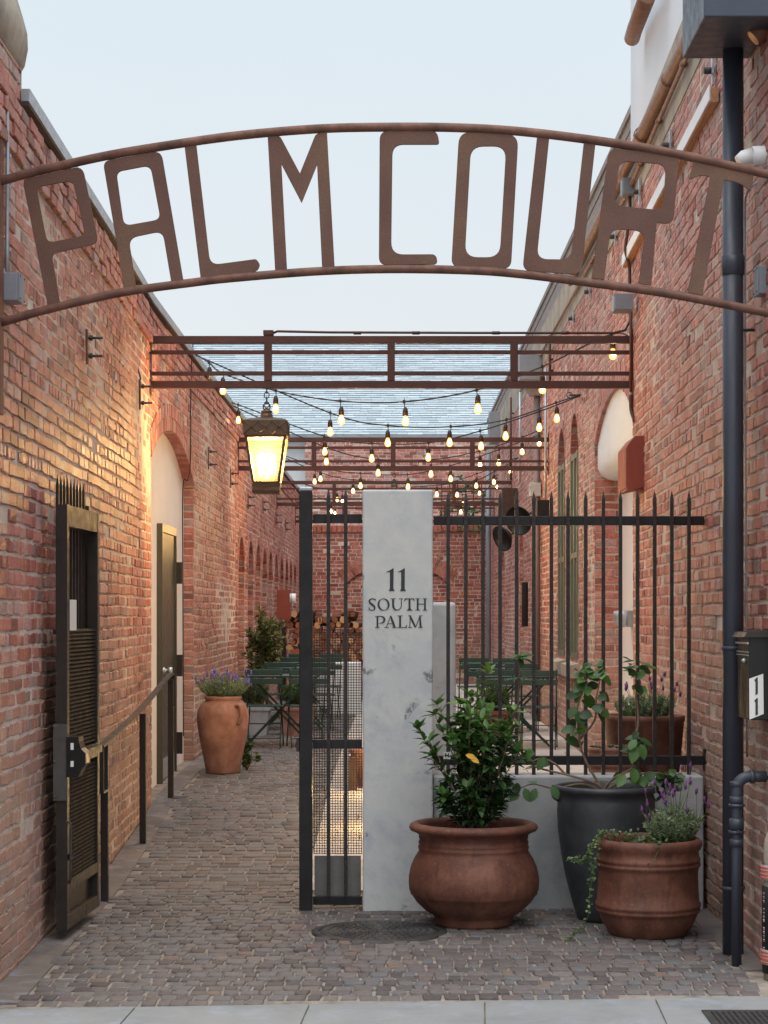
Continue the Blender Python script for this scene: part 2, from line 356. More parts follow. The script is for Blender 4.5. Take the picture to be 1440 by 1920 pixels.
def brickwork(mb, P, u0, u1, z0, z1, ops=(), seed=1, L=.205, H=.072, J=.015, out=(.0005, .0045), sag=.006, step=2.0, skip=None, rowshift=0):
    """real bricks laid course by course on a mortar bed; P(u,z,d) gives the point"""
    rr = random.Random(seed); z = z0; row = 0
    while z < z1-.02:
        h = H*rr.uniform(.95, 1.05); zt = min(z+h, z1); hdr = (row % 6 == 5); l = L*.5 if hdr else L
        u = u0-(rr.uniform(0, l) if not rowshift else (row % 2)*l*.5)
        zm = (z+zt)/2
        cuts = []
        for o in ops:
            w = o.half(zm)
            if w > 0: cuts.append((o.uc-w-.002, o.uc+w+.002))
        while u < u1:
            ll = l*rr.uniform(.88, 1.1); a = max(u, u0); b = min(u+ll-J, u1)
            segs = [(a, b)]
            for c0, c1 in cuts:
                ns = []
                for s0, s1 in segs:
                    if s1 <= c0 or s0 >= c1: ns.append((s0, s1))
                    else:
                        if s0 < c0: ns.append((s0, c0-.004))
                        if s1 > c1: ns.append((c1+.004, s1))
                segs = ns
            tv = (rr.random(), rr.random(), rr.random())
            for s0, s1 in segs:
                if s1-s0 > .025 and not (skip and skip(s0, s1, zm)):
                    dz = sag*noise.noise(Vector((s0*.9, row*.35, seed))); o_ = rr.uniform(*out)
                    if rr.random() < .03: o_ -= .012
                    o_ += .006*noise.noise(Vector((s0*.7, zm*.9, seed*3.1)))*(sag/.006)
                    brick_piece(mb, P, s0, s1, z+dz, zt-J+dz, rr, o_, tv)
            u += ll
        z = zt; row += 1
    # mortar bed
    us = {u0, u1}; n = max(1, int((u1-u0)/step))
    for k in range(n): us.add(u0+(u1-u0)*k/n)
    for o in ops:
        for k in range(17): us.add(min(u1, max(u0, o.uc-o.hw+2*o.hw*k/16)))
    us = sorted(us); dm = -.003
    for a, b in zip(us, us[1:]):
        if b-a < 1e-5: continue
        m_ = (a+b)/2; O = [o for o in ops if abs(m_-o.uc) < o.hw]
        if not O: mb.poly([P(a, z0, dm), P(b, z0, dm), P(b, z1, dm), P(a, z1, dm)], 1)
        for o in O:
            if o.zb > z0: mb.poly([P(a, z0, dm), P(b, z0, dm), P(b, o.zb, dm), P(a, o.zb, dm)], 1)
            mb.poly([P(a, o.top(a), dm), P(b, o.top(b), dm), P(b, z1, dm), P(a, z1, dm)], 1)
    for o in ops:
        dep = -o.depth
        for sgn in (-1, 1):   # jamb bricks
            uu = o.uc+sgn*o.hw
            Q = lambda s, z_, d, uu=uu, sgn=sgn: P(uu-sgn*d, z_, -s)
            z = o.zb
            mb.poly([P(uu+sgn*.006, o.zb, 0), P(uu+sgn*.006, o.zs, 0), P(uu+sgn*.006, o.zs, dep), P(uu+sgn*.006, o.zb, dep)], 1)
            k = 0
            while z < o.zs-.02:
                zt = min(z+H, o.zs); tv = (rr.random(), rr.random(), rr.random())
                sp = [0, o.depth] if o.depth < .16 else ([0, .1, o.depth] if k % 2 else [0, min(.2, o.depth*.8), o.depth])
                for a, b in zip(sp, sp[1:]):
                    if b-a > .02: brick_piece(mb, Q, a+.003, b-.008, z, zt-J, rr, rr.uniform(0, .004), (rr.random(), 0, 0))
                z = zt; k += 1
        if o.rise > 0 and o.ring > 0:
            a_ = math.asin(min(1, o.hw/o.R)); n = max(6, int(2*a_*(o.R+o.ring*.3)/.08)); rows = 2 if o.ring > .18 else 1
            for q in range(rows):
                r0 = o.R+q*o.ring/rows; r1 = o.R+(q+1)*o.ring/rows-.008
                for k in range(n):
                    t0 = -a_+2*a_*(k+.06)/n; t1 = -a_+2*a_*(k+.94)/n; tv = (rr.random(), rr.random(), rr.random())
                    do = rr.uniform(.004, .01)
                    fr = [P(o.uc+r*math.sin(t), o.zc+r*math.cos(t), do) for r, t in ((r0, t0), (r1, t0), (r1, t1), (r0, t1))]
                    bk = [P(o.uc+r*math.sin(t), o.zc+r*math.cos(t), -.03 if q else dep) for r, t in ((r0, t0), (r1, t0), (r1, t1), (r0, t1))]
                    mb.hexa(bk+fr, 0, tv)
            for k in range(n):
                t0 = -a_+2*a_*k/n; t1 = -a_+2*a_*(k+1)/n; r = o.R+.004
                mb.poly([P(o.uc+r*math.sin(t0), o.zc+r*math.cos(t0), 0), P(o.uc+r*math.sin(t1), o.zc+r*math.cos(t1), 0),
                         P(o.uc+r*math.sin(t1), o.zc+r*math.cos(t1), dep), P(o.uc+r*math.sin(t0), o.zc+r*math.cos(t0), dep)], 1)
PLw = lambda u, z, d: (wL(u)+d, u, z)
PRw = lambda u, z, d: (wR(u)-d, u, z)

# ------------------------------------------------------------------ LEFT BUILDING
LB = empty('brick_building', (-2.0, 9, 0), 'low red brick building on the left with a plastered arch and row of narrow niches', 'building')
niY = [25.3, 26.9, 28.3, 29.7, 31.1, 32.6, 34.1, 35.6, 37.0, 38.5]
opsL = [Opening(17.65, 1.75, .05, 2.96, .36, .24, .11)]+[Opening(y, .49, .9, 2.25, .45, .12, .36) for y in niY]
mb = MB()
brickwork(mb, PLw, 8.25, 24.4, -.1, 3.86, opsL[:1], 11, sag=.012)
brickwork(mb, PLw, 24.4, 41.0, .1, 3.86, opsL[1:], 12)
brickwork(mb, PLw, 8.25, 41.0, 3.861, 4.16, (), 17, out=(.018, .03))
brickwork(mb, lambda u, z, d: (wL(u)+d-.37, u, z), 24.6, 39.3, .9, 2.8, (), 13)
brickwork(mb, lambda u, z, d: (u, 8.25-d, z), -4.2, -1.815, -.1, 4.16, (), 14)
for a, b in zip([8.26, 11, 13, 15.8], [11, 13, 15.8, 41]):
    mb.poly([(wL(a)-.45, a, -.1), (wL(b)-.45, b, -.1), (wL(b)-.45, b, 4.16), (wL(a)-.45, a, 4.16)], 1)
mb.poly([(wL(9)-.3, 8.3, 4.16), (-6, 8.3, 4.16), (-6, 41, 4.16), (wL(41)-.01, 41, 4.16), (wL(15.8)-.01, 15.8, 4.16), (wL(9)-.02, 8.3, 4.16)], 1)
mb.poly([(-6, 8.3, -.1), (-6, 41, -.1), (-6, 41, 4.16), (-6, 8.3, 4.16)], 1)
mb.poly([(-6, 41.05, -.1), (-2.0, 41.05, -.1), (-2.0, 41.05, 4.16), (-6, 41.05, 4.16)], 1)
child(mb, 'wall', [M_brick, M_mortar], LB)
# sloping metal flashing along the parapet
mb = MB(); ys = [9.6, 11, 13, 15.8, 20, 25, 30, 35, 40.9]
for a, b in zip(ys, ys[1:]):
    A = [(wL(a)+.035, a, 4.185), (wL(a)+.04, a, 4.245), (wL(a)-.25, a, 4.245), (wL(a)-.25, a, 4.184)]
    B = [(wL(b)+.035, b-.004, 4.185), (wL(b)+.04, b-.004, 4.245), (wL(b)-.25, b-.004, 4.245), (wL(b)-.25, b-.004, 4.184)]
    mb.hexa([A[0], A[3], B[3], B[0], A[1], A[2], B[2], B[1]])
child(mb, 'flashing', M_galv, LB)
mb = MB()   # dark strip modelled in place of the thin shadow under the flashing
for a, b in zip(ys, ys[1:]): mb.hexa([(wL(a)-.03, a, 4.165), (wL(a)+.034, a, 4.165), (wL(b)+.034, b-.003, 4.165), (wL(b)-.03, b-.003, 4.165), (wL(a)-.03, a, 4.182), (wL(a)+.036, a, 4.182), (wL(b)+.036, b-.003, 4.175), (wL(b)-.03, b-.003, 4.182)])
child(mb, 'eaves_shade_strip', M_darkwood, LB)
# front pier with its lumpy cornice
mb = MB(); brickwork(mb, lambda u, z, d: (wL(9)-.012+d, u, z), 8.25, 9.55, 4.17, 4.34, (), 15)
brickwork(mb, lambda u, z, d: (u, 9.56+d, z), -2.4, -1.82, 4.17, 4.34, (), 16)
child(mb, 'front_pier', [M_brick, M_mortar], LB)
mb = MB(); prof = [(-.30, 4.32), (-.03, 4.32), (.0, 4.36), (.02, 4.44), (.015, 4.52), (-.01, 4.60), (-.04, 4.70), (-.06, 4.82), (-.09, 4.9), (-.09, 6.4), (-.6, 6.4)]
yy = [8.2+.1*k for k in range(15)]
rg = []
for y in yy:
    e = 1 if y < 9.55 else .8
    rg.append([mb.vert((wL(9)+p[0]*e+.012*noise.noise(Vector((p[0]*9, y*5, p[1]*5))), y, p[1]+.02*noise.noise(Vector((y*4, p[1]*6, 2))))) for p in prof])
for A, B in zip(rg, rg[1:]):
    for k in range(len(prof)-1): mb.face([A[k], A[k+1], B[k+1], B[k]], 0, True)
mb.face(rg[0][::-1]); mb.face(rg[-1])
child(mb, 'cornice', M_oldconc, LB)
# plaster panel in the arch
mb = MB()
o = opsL[0]; n = 24
for k in range(n):
    a = o.uc-o.hw+2*o.hw*k/n; b = a+2*o.hw/n
    mb.poly([PLw(a, .05, -.10), PLw(b, .05, -.10), PLw(b, o.top(b)+.01, -.10), PLw(a, o.top(a)+.01, -.10)])
child(mb, 'plaster_panel', M_plaster, LB)
# steel door in the plaster
xd = lambda y: wL(y)-.10
y0, y1, z0, z1 = 17.22, 18.36, .2, 2.49
mb = MB(); mb.box((xd(y0), y0, z0), (xd(y0)+.05, y0+.05, z1)); mb.box((xd(y0), y1-.05, z0), (xd(y0)+.05, y1, z1)); mb.box((xd(y0), y0+.051, z1-.07), (xd(y0)+.049, y1-.051, z1-.001))
mb.box((xd(y0), y0+.055, z0+.01), (xd(y0)+.03, y1-.055, z1-.075))
dr = child(mb, 'door', M_door, LB)
mb = MB()
for z in (2.08, 1.22, .5): mb.box((xd(y0)+.051, y1-.03, z-.1), (xd(y0)+.10, y1+.02, z+.1))
sub_each(mb, 'hinge', M_bronze, dr, LB)
mb = MB(); mb.lathe([(0, .0), (.03, 0), (.03, .02), (.015, .03), (.015, .05), (.032, .06), (.03, .09), (0, .095)], (xd(y0)+.03, y0+.14, 1.2), 16, axis=(1, 0, 0)); sub(mb, 'door_knob', M_galv, dr, LB)
mb = MB(); mb.box((xd(y0)+.0305, y0+.09, .24), (xd(y0)+.035, y1-.09, .42)); sub(mb, 'kick_plate', M_galv, dr, LB)
# wall anchors: strap with two bolts
def anchor_mb(P, px, pya, pyb, side):
    # solve wall Y from px
    Y = 12.0
    for _ in range(30): Y = abs((wL(Y) if side < 0 else wR(Y))*F/(px-VX))
    za = EYE+(VY-pya)*Y/F; zb = EYE+(VY-pyb)*Y/F; return Y, min(za, zb), max(za, zb)
for px, a, b in [(158, 618, 683), (258, 712, 768), (388, 838, 880), (430, 880, 915), (463, 925, 955), (491, 935, 962), (516, 960, 985), (534, 975, 998)]:
    Y, za, zb = anchor_mb(PLw, px, a, b, -1); mb = MB()
    mb.bar(PLw(Y, za, .018), PLw(Y-.02, zb, .018), .012, .045, up=(0, 1, 0)); p_ = child(mb, 'anchor_plate', M_rust, LB)
    mb = MB()
    for z in (za+.05, zb-.05):
        mb.tube([PLw(Y, z, .01), PLw(Y, z, .11)], .008, 8); mb.tube([PLw(Y, z, .03), PLw(Y, z, .05)], .018, 6, sm=False)
    sub_each(mb, 'bolt', M_iron, p_, LB)

# ------------------------------------------------------------------ RIGHT BUILDING
RB = empty('brick_building', (2.0, 9.3, 0), 'tall red brick building on the right with white stucco storey and olive slit windows', 'building')
opsR = [Opening(17.4, 1.62, .05, 3.32, .34, .24, .26), Opening(21.15, .45, 1.22, 3.45, .40, .12, .10), Opening(22.8, .45, 1.22, 3.45, .40, .12, .10),
        Opening(30.2, .5, 1.0, 2.6, .5, .12, .2), Opening(35.5, .5, .9, 2.5, .5, .12, .2)]
mb = MB()
brickwork(mb, PRw, 9.28, 20.2, -.1, 4.95, opsR[:1], 21)
brickwork(mb, PRw, 20.2, 42, .1, 4.95, opsR[1:], 22)
brickwork(mb, lambda u, z, d: (u, 9.28-d, z), 1.78, 4.0, -.1, 5.2, (), 24)
for a, b in zip([9.29, 11.4, 15.8], [11.4, 15.8, 42]):
    mb.poly([(wR(a)+.35, a, -.1), (wR(b)+.35, b, -.1), (wR(b)+.35, b, 5.5), (wR(a)+.35, a, 5.5)], 1)
mb.poly([(6, 9.3, -.1), (6, 42, -.1), (6, 42, 5.5), (6, 9.3, 5.5)], 1)
mb.poly([(1.9, 42, -.1), (6, 42, -.1), (6, 42, 5.5), (1.9, 42, 5.5)], 1)
child(mb, 'wall', [M_brick, M_mortar], RB)
mb = MB(); ys = [9.29, 11.4, 13.5, 15.8, 20, 26, 34, 42]
for a, b in zip(ys, ys[1:]):
    mb.hexa([(wR(a)-.005, a, 4.951), (wR(a)+.3, a, 4.951), (wR(b)+.3, b, 4.951), (wR(b)-.005, b, 4.951), (wR(a)+.0, a, 5.46), (wR(a)+.3, a, 5.46), (wR(b)+.3, b, 5.46), (wR(b)+.0, b, 5.46)])
child(mb, 'concrete_band', M_oldconc, RB)
mb = MB(); mb.box((1.88, 9.3, 5.47), (2.1, 15.9, 9.0)); mb.box((2.1, 9.3, 5.47), (6, 15.9, 9.0)); child(mb, 'stucco_storey', M_stucco, RB)
mb = MB()
mb.box((1.925, 15.93, 5.50), (2.3, 42, 5.80)); mb.box((1.905, 15.93, 5.801), (6, 42, 5.86)); mb.box((1.915, 15.93, 5.68), (1.924, 42, 5.70)); mb.box((1.91, 15.93, 5.47), (2.3, 42, 5.499))
child(mb, 'roof_fascia', M_fascia, RB)
mb = MB()   # plaster lining of the arched recess
o = opsR[0]
for k in range(24):
    a = o.uc-o.hw+2*o.hw*k/24; b = a+2*o.hw/24
    mb.poly([PRw(a, .05, -.25), PRw(b, .05, -.25), PRw(b, o.top(b)+.01, -.25), PRw(a, o.top(a)+.01, -.25)])
child(mb, 'plaster_panel', M_plaster, RB)
mb = MB()   # rounded plaster tympanum hanging in the head of the arch
sec = [(-.24, 2.98), (-.14, 2.99), (-.06, 3.03), (-.03, 3.10), (-.03, 3.2)]
cols = []
for k in range(25):
    u = o.uc-o.hw+.01+(2*o.hw-.02)*k/24
    cols.append([mb.vert(PRw(u, z, d)) for d, z in sec]+[mb.vert(PRw(u, max(3.21, o.top(u)+.004), -.03))])
for A, B in zip(cols, cols[1:]):
    for k in range(5): mb.face([A[k], A[k+1], B[k+1], B[k]], 0, True)
child(mb, 'plaster_tympanum', simple('white_plaster', lin(224, 227, 228), .85, 0, .05, 3, .35, .004, 30), RB)
mb = MB()   # timber ledger board
mb.hexa([(wR(10.9)-.05, 10.9, 4.52), (wR(10.9)-.005, 10.9, 4.52), (wR(16.1)-.005, 16.1, 4.52), (wR(16.1)-.05, 16.1, 4.52), (wR(10.9)-.05, 10.9, 4.60), (wR(10.9)-.005, 10.9, 4.60), (wR(16.1)-.005, 16.1, 4.60), (wR(16.1)-.05, 16.1, 4.60)])
lb_ = child(mb, 'ledger_board', M_wood, RB)
mb = MB(); mb.hexa([(wR(10.9)-.058, 10.9, 4.53), (wR(10.9)-.051, 10.9, 4.53), (wR(16.1)-.051, 16.1, 4.53), (wR(16.1)-.058, 16.1, 4.53), (wR(10.9)-.058, 10.9, 4.615), (wR(10.9)-.051, 10.9, 4.615), (wR(16.1)-.051, 16.1, 4.615), (wR(16.1)-.058, 16.1, 4.615)])
sub(mb, 'white_facing', M_white, lb_, RB)
for o in opsR[1:3]:
    mb = MB(); a, b = o.uc-o.hw+.01, o.uc+o.hw-.01; X = wR(o.uc)
    mb.box((X+.012, a, 1.22), (X+.09, b, 3.43))
    wn = child(mb, 'window', M_greenwin, RB)
    mb = MB()
    for ya, yb in ((a, a+.08), (b-.08, b), (o.uc-.04, o.uc+.04)): mb.box((X-.012, ya, 1.225), (X+.011, yb, 3.425))
    for z in (1.225, 2.3, 3.36): mb.box((X-.008, a+.081, z), (X+.0105, b-.081, z+.06))
    sub(mb, 'frame', M_greenwin, wn, RB)
    mb = MB(); mb.hexa([(X-.10, a-.12, 1.03), (X+.10, a-.12, 1.03), (X+.10, b+.12, 1.03), (X-.10, b+.12, 1.03), (X-.10, a-.12, 1.16), (X+.10, a-.12, 1.215), (X+.10, b+.12, 1.215), (X-.10, b+.12, 1.16)])
    sub(mb, 'sill', M_oldconc, wn, RB)
    mb = MB(); mb.poly([(X+.07, a-.01, 3.43), (X+.07, b+.01, 3.43), (X+.07, b+.01, 3.9), (X+.07, a-.01, 3.9)]); sub(mb, 'arch_infill', M_darkwood, wn, RB)
for o in opsR[3:]:
    mb = MB(); brickwork(mb, lambda u, z, d: (wR(u)-d+.2, u, z), o.uc-.52, o.uc+.52, o.zb, o.zs+.55, (), 31)
    child(mb, 'blind_niche', [M_brick, M_mortar], RB)
for px, a, b in [(1343, 105, 160), (1262, 245, 300), (1204, 335, 385), (1158, 428, 460), (1109, 535, 560), (1078, 585, 610)]:
    Y, za, zb = anchor_mb(PRw, px, a, b, 1); mb = MB()
    mb.bar(PRw(Y, za, .02), PRw(Y, zb, .02), .012, .05, up=(0, 1, 0)); mb.bar(PRw(Y-.04, (za+zb)/2, .024), PRw(Y+.04, (za+zb)/2, .024), .012, .05)
    p_ = child(mb, 'anchor_plate', M_galv, RB)
    mb = MB(); mb.tube([PRw(Y, (za+zb)/2, .01), PRw(Y, (za+zb)/2, .07)], .02, 8); sub_each(mb, 'bolt', M_iron, p_, RB)

# ------------------------------------------------------------------ BACK WALL AND HOUSES BEHIND
BW = empty('back_wall', (0, 41, 0), 'red brick wall with a blind segmental arch closing the far end of the alley', 'wall')
oB = Opening(0, 1.08, .3, 2.35, .42, .3, .07); mb = MB()
PB = lambda u, z, d: (u, 41-d, z)
brickwork(mb, PB, -2.3, 2.1, .1, 3.42, [oB], 41, H=.078)
brickwork(mb, lambda u, z, d: (u, 41.07-d, z), -1.1, 1.1, .3, 2.8, (), 42, H=.078)
mb.box((-2.3, 41.1, .1), (2.1, 41.35, 3.42), 1)
child(mb, 'wall', [M_brick2, M_mortar], BW)
mb = MB(); rr = random.Random(5); x = -2.3
while x < 2.1:
    mb.bbox((x, 40.95, 3.421), (x+.095, 41.35, 3.56), .008); 
    for k in range(len(mb.v)-24 if len(mb.v) > 24 else 0, len(mb.v)): pass
    x += .105
child(mb, 'soldier_coping', M_brick2, BW)
HB = empty('brick_house', (0, 46, 0), 'far house with a pale blue-grey shingle roof rising above the back wall', 'house')
mb = MB(); brickwork(mb, lambda u, z, d: (u, 46-d, z), -2.15, 4.0, 2.5, 5.85, (), 43, H=.078); mb.box((-2.15, 46.02, 0), (4, 47.2, 5.85), 1)
child(mb, 'brick_projection', [M_brick, M_mortar], HB)
mb = MB(); mb.box((-7, 47.3, 0), (7, 60, 6.05)); child(mb, 'stucco_wall', M_stucco, HB)
def shingle_mat():
    m, nt, b = mat('shingles'); t = tint(nt)
    c = ramp(nt, t[0], [(0, lin(158, 172, 182)), (.3, lin(168, 182, 190)), (.7, lin(174, 188, 196)), (1, lin(182, 195, 202))])
    c = mix(nt, 1, c, ramp(nt, noise_n(nt, 12, 6, .7), [(.2, .8), (.8, 1.1)]), 'MULTIPLY')
    nt.links.new(c, b.inputs['Base Color']); b.inputs['Roughness'].default_value = .9; return m
M_sh = shingle_mat(); mb = MB(); rr = random.Random(3)
e0, e1 = Vector((0, 46.9, 5.98)), Vector((0, 55, 9.27)); nr = 44
for r_ in range(nr):
    a = e0.lerp(e1, r_/nr); b = e0.lerp(e1, (r_+1)/nr); x = -7.2-rr.random()*.3
    while x < 7.2:
        w = rr.uniform(.16, .42); tv = (rr.random(), 0, 0); h = rr.uniform(.02, .032); xs = x+w-.004; f0 = len(mb.f)
        mb.hexa([(x, a.y, a.z-.05), (xs, a.y, a.z-.05), (xs, b.y, b.z-.05), (x, b.y, b.z-.05), (x, a.y, a.z+h), (xs, a.y, a.z+h), (xs, b.y, b.z+.006), (x, b.y, b.z+.006)], 0, tv); mb.m[f0+2] = 1; x += w
mb.poly([(-7.2, 46.9, 5.95), (7.2, 46.9, 5.95), (7.2, 55, 9.22), (-7.2, 55, 9.22)], 0, (0, 0, 0)); mb.poly([(-7.2, 63, 6), (7.2, 63, 6), (7.2, 55, 9.22), (-7.2, 55, 9.22)])
for k in range(48): mb.box((-7.2+k*.3, 54.85, 9.24), (-7.2+k*.3+.28, 55.15, 9.33), 0, (rr.random()*.5, 0, 0))
child(mb, 'roof', [M_sh, simple('shingle_butt_shade', lin(122, 134, 143), .9, 0, .2, 6, 0)], HB)  # butt faces get a darker colour to draw each course's shadow line

# ------------------------------------------------------------------ GROUND
def cob_mat():
    m, nt, b = mat('cobble_setts'); t = tint(nt); co = N(nt, 'ShaderNodeTexCoord').outputs['Object']
    c = ramp(nt, t[0], [(0, lin(76, 71, 71)), (.2, lin(92, 85, 84)), (.45, lin(104, 97, 96)), (.65, lin(98, 98, 100)), (.85, lin(113, 106, 103)), (.96, lin(98, 86, 85)), (1, lin(118, 100, 90))])
    c = mix(nt, 1.0, c, ramp(nt, noise_n(nt, 40, 8, .75, co), [(.3, .68), (.7, 1.25)]), 'MULTIPLY')
    c = mix(nt, ramp(nt, noise_n(nt, .8, 6, .6, co), [(.45, 0), (.7, .35)]), c, lin(104, 96, 90))
    nt.links.new(c, b.inputs['Base Color']); b.inputs['Roughness'].default_value = .68; b.inputs['Specular IOR Level'].default_value = .35
    bump(nt, b, noise_n(nt, 42, 7, .7, co), .7, .006); return m
M_cob = cob_mat()
def joint_mat():
    m, nt, b = mat('joint_sand'); co = N(nt, 'ShaderNodeTexCoord').outputs['Object']
    c = ramp(nt, noise_n(nt, 8, 8, .7, co), [(.3, lin(86, 78, 72)), (.5, lin(138, 128, 118)), (.7, lin(164, 154, 144))])
    nt.links.new(c, b.inputs['Base Color']); b.inputs['Roughness'].default_value = .95; bump(nt, b, noise_n(nt, 120, 5, .7, co), .8, .006); return m
M_joint = joint_mat()
mb = MB()   # the ground sheet
ysg = [-60, 8.38, 12.3, 14.8, 16.2, 18.5, 22, 60, 300]
for a, b in zip(ysg, ysg[1:]): mb.poly([(-150, a, g(a)-.005 if a > 0 else -.16), (150, a, g(a)-.005 if a > 0 else -.16), (150, b, g(b)-.005), (-150, b, g(b)-.005)])
tag(mb.build('ground', M_joint), kind='structure')
edgeY = lambda X: 8.43+.085*(X+1.7)
mh = Vector((at(711, 1747, 1).x*0, 0, 0)); MHX, MHY, MHR = (711-745)/F*10.5, 10.50, .315
mb = MB(); rr = random.Random(77); y = 8.40; row = 0
while y < 41:
    dpt = rr.uniform(.10, .125) if y < 12 else rr.uniform(.125, .155)
    x = wL(y)+rr.uniform(-.05, 0); big = (y < 16)
    while x < wR(y):
        w = rr.uniform(.058, .105)
        if y > 11.2: w *= 1.35
        x1 = x+w-rr.uniform(.007, .014); yy0 = y; yy1 = y+dpt-rr.uniform(.012, .022)
        xm = (x+x1)/2; ym = (yy0+yy1)/2
        wob = .022*noise.noise(Vector((xm*.8, ym*.3, 5)))
        ok = not (ym > 11.95 and xm > -.60) and ym+wob > edgeY(xm)+.04 and xm > wL(ym)+(.175 if ym < 22 else .05) and xm < wR(ym)-(.14 if ym < 13 else .02) and math.hypot(xm-MHX, ym-MHY) > MHR+.05
        if ok:
            j = lambda: rr.uniform(-.007, .007)
            h = rr.uniform(-.003, .005)+.006*noise.noise(Vector((xm*1.2, ym*.8, 0)))
            Q = [(x+j(), yy0+j()), (x1+j(), yy0+j()), (x1+j(), yy1+j()), (x+j(), yy1+j())]; cx, cy = xm, ym
            tv = (rr.random(), rr.random(), 0); rings = []
            for sc_, dz in ((1, -.02), (.985, -.002), (.93, .002), (.78, .003)):
                rings.append([mb.vert((cx+(px-cx)*sc_, cy+(py-cy)*sc_+wob, g(py)+h+dz), tv) for px, py in Q])
            # chop corners a little: cheap rounding by smooth shading
            for A, B in zip(rings, rings[1:]):
                for k in range(4): mb.face([A[k], A[(k+1) % 4], B[(k+1) % 4], B[k]], 0, True)
            mb.face(rings[-1], 0, True)
        x += w
    y += dpt; row += 1
tag(mb.build('cobblestone_paving', M_cob), kind='structure')
# concrete margin strips along both walls
mb = MB()
for a in [8.55+k*.9 for k in range(17)]:
    b = a+.895
    mb.hexa([(wL(a)+.012, a, g(a)-.05), (wL(a)+.17, a, g(a)-.05), (wL(b)+.17, b, g(b)-.05), (wL(b)+.012, b, g(b)-.05), (wL(a)+.012, a, g(a)+.012), (wL(a)+.17, a, g(a)+.002), (wL(b)+.17, b, g(b)+.004), (wL(b)+.012, b, g(b)+.012)])
for a in (9.35, 10.3, 11.7, 12.6):
    b = a+.94
    mb.hexa([(wR(a)-.14, a, -.05), (wR(a)-.012, a, -.05), (wR(b)-.012, b, -.05), (wR(b)-.14, b, -.05), (wR(a)-.14, a, g(a)+.002), (wR(a)-.012, a, g(a)+.008), (wR(b)-.012, b, g(b)+.008), (wR(b)-.14, b, g(b)+.002)])
tag(mb.build('kerb_strip', M_strip), kind='structure')
# paler patio paving inside the gate on the right
mb = MB(); rr = random.Random(90); y = 12.0
while y < 40:
    d_ = .30; x = -.58; off = rr.uniform(.2, .6)
    while x < wR(y)-.02:
        x1 = min(x+off, wR(y)-.01); off = .6; tv = (rr.random(), 0, 0)
        mb.hexa([(x+.003, y+.003, g(y)-.02), (x1-.003, y+.003, g(y)-.02), (x1-.003, y+d_-.003, g(y+d_)-.02), (x+.003, y+d_-.003, g(y+d_)-.02), (x+.003, y+.003, g(y)+.012), (x1-.003, y+.003, g(y)+.012), (x1-.003, y+d_-.003, g(y+d_)+.012), (x+.003, y+d_-.003, g(y+d_)+.012)], 0, tv); x = x1
    y += d_
def patio_mat():
    m, nt, b = mat('patio_stone'); t = tint(nt); co = N(nt, 'ShaderNodeTexCoord').outputs['Object']
    c = ramp(nt, t[0], [(0, lin(168, 158, 151)), (.5, lin(182, 173, 166)), (1, lin(196, 187, 180))])
    c = mix(nt, 1.0, c, ramp(nt, noise_n(nt, 12, 7, .7, co), [(.2, .8), (.8, 1.12)]), 'MULTIPLY')
    nt.links.new(c, b.inputs['Base Color']); b.inputs['Roughness'].default_value = .75; bump(nt, b, noise_n(nt, 30, 6, .7, co), .5, .004); return m
tag(mb.build('patio_paving', patio_mat()), kind='structure')
# sidewalk slabs
mb = MB()
xs = [-9, -7.6, -6.1, -4.6, -3.1, at(222, 1890, 8.45).x, at(548, 1900, 8.45).x, at(880, 1900, 8.45).x, at(1205, 1890, 8.5).x, 1.9, 2.7, 4.2, 5.8, 7.4, 9]
for a, b in zip(xs, xs[1:]):
    for y0_, y1_ in ((6.9, None), (5.2, 6.892)):
        ya = edgeY(a)-.012 if y1_ is None else y1_; yb = edgeY(b)-.012 if y1_ is None else y1_; s = .12 if y1_ is None else 0
        t_ = .004
        mb.hexa([(a+t_, y0_, -.02), (b-t_, y0_, -.02), (b-t_+s*.6, yb, -.02), (a+t_+s*.6, ya, -.02), (a+t_, y0_, -.0), (b-t_, y0_, -.0), (b-t_+s*.6, yb, .004), (a+t_+s*.6, ya, .004)])
mb.box((-9, 5.2, -.13), (9, 8.36, -.012))
tag(mb.build('sidewalk', M_conc), kind='structure')
mb = MB(); mb.box((-9, 5.0, -.14), (9, 5.19, .0)); tag(mb.build('street_kerb', M_conc), kind='structure')
mb = MB(); mb.box((-60, -40, -.2), (60, 4.99, -.148)); tag(mb.build('road', simple('asphalt', (.05, .05, .052), .9, 0, .3, 10, .6, .01, 60)), kind='structure')
# drain grate sunk in the sidewalk
gr = empty('drain_grate', (1.6, 8.3, .0), 'dark iron drain grate set in the sidewalk at the lower right', 'grate')
mb = MB(); gx0, gx1, gy0, gy1 = 1.29, 2.2, 7.8, 8.37
mb.box((gx0, gy0, .004), (gx1, gy0+.03, .010)); mb.box((gx0, gy1-.03, .004), (gx1, gy1, .010)); mb.box((gx0, gy0+.031, .004), (gx0+.03, gy1-.031, .0102)); mb.box((gx1-.03, gy0+.031, .004), (gx1, gy1-.031, .0102))
child(mb, 'frame', M_iron, gr)
mb = MB(); mb.box((gx0+.03, gy0+.03, .0035), (gx1-.03, gy1-.03, .0045))
k = gx0+.04
while k < gx1-.04: mb.box((k, gy0+.031, .0046), (k+.01, gy1-.031, .010)); k += .024
k = gy0+.05
while k < gy1-.04: mb.box((gx0+.031, k, .0047), (gx1-.031, k+.008, .0096)); k += .03
child(mb, 'bars', M_iron, gr)
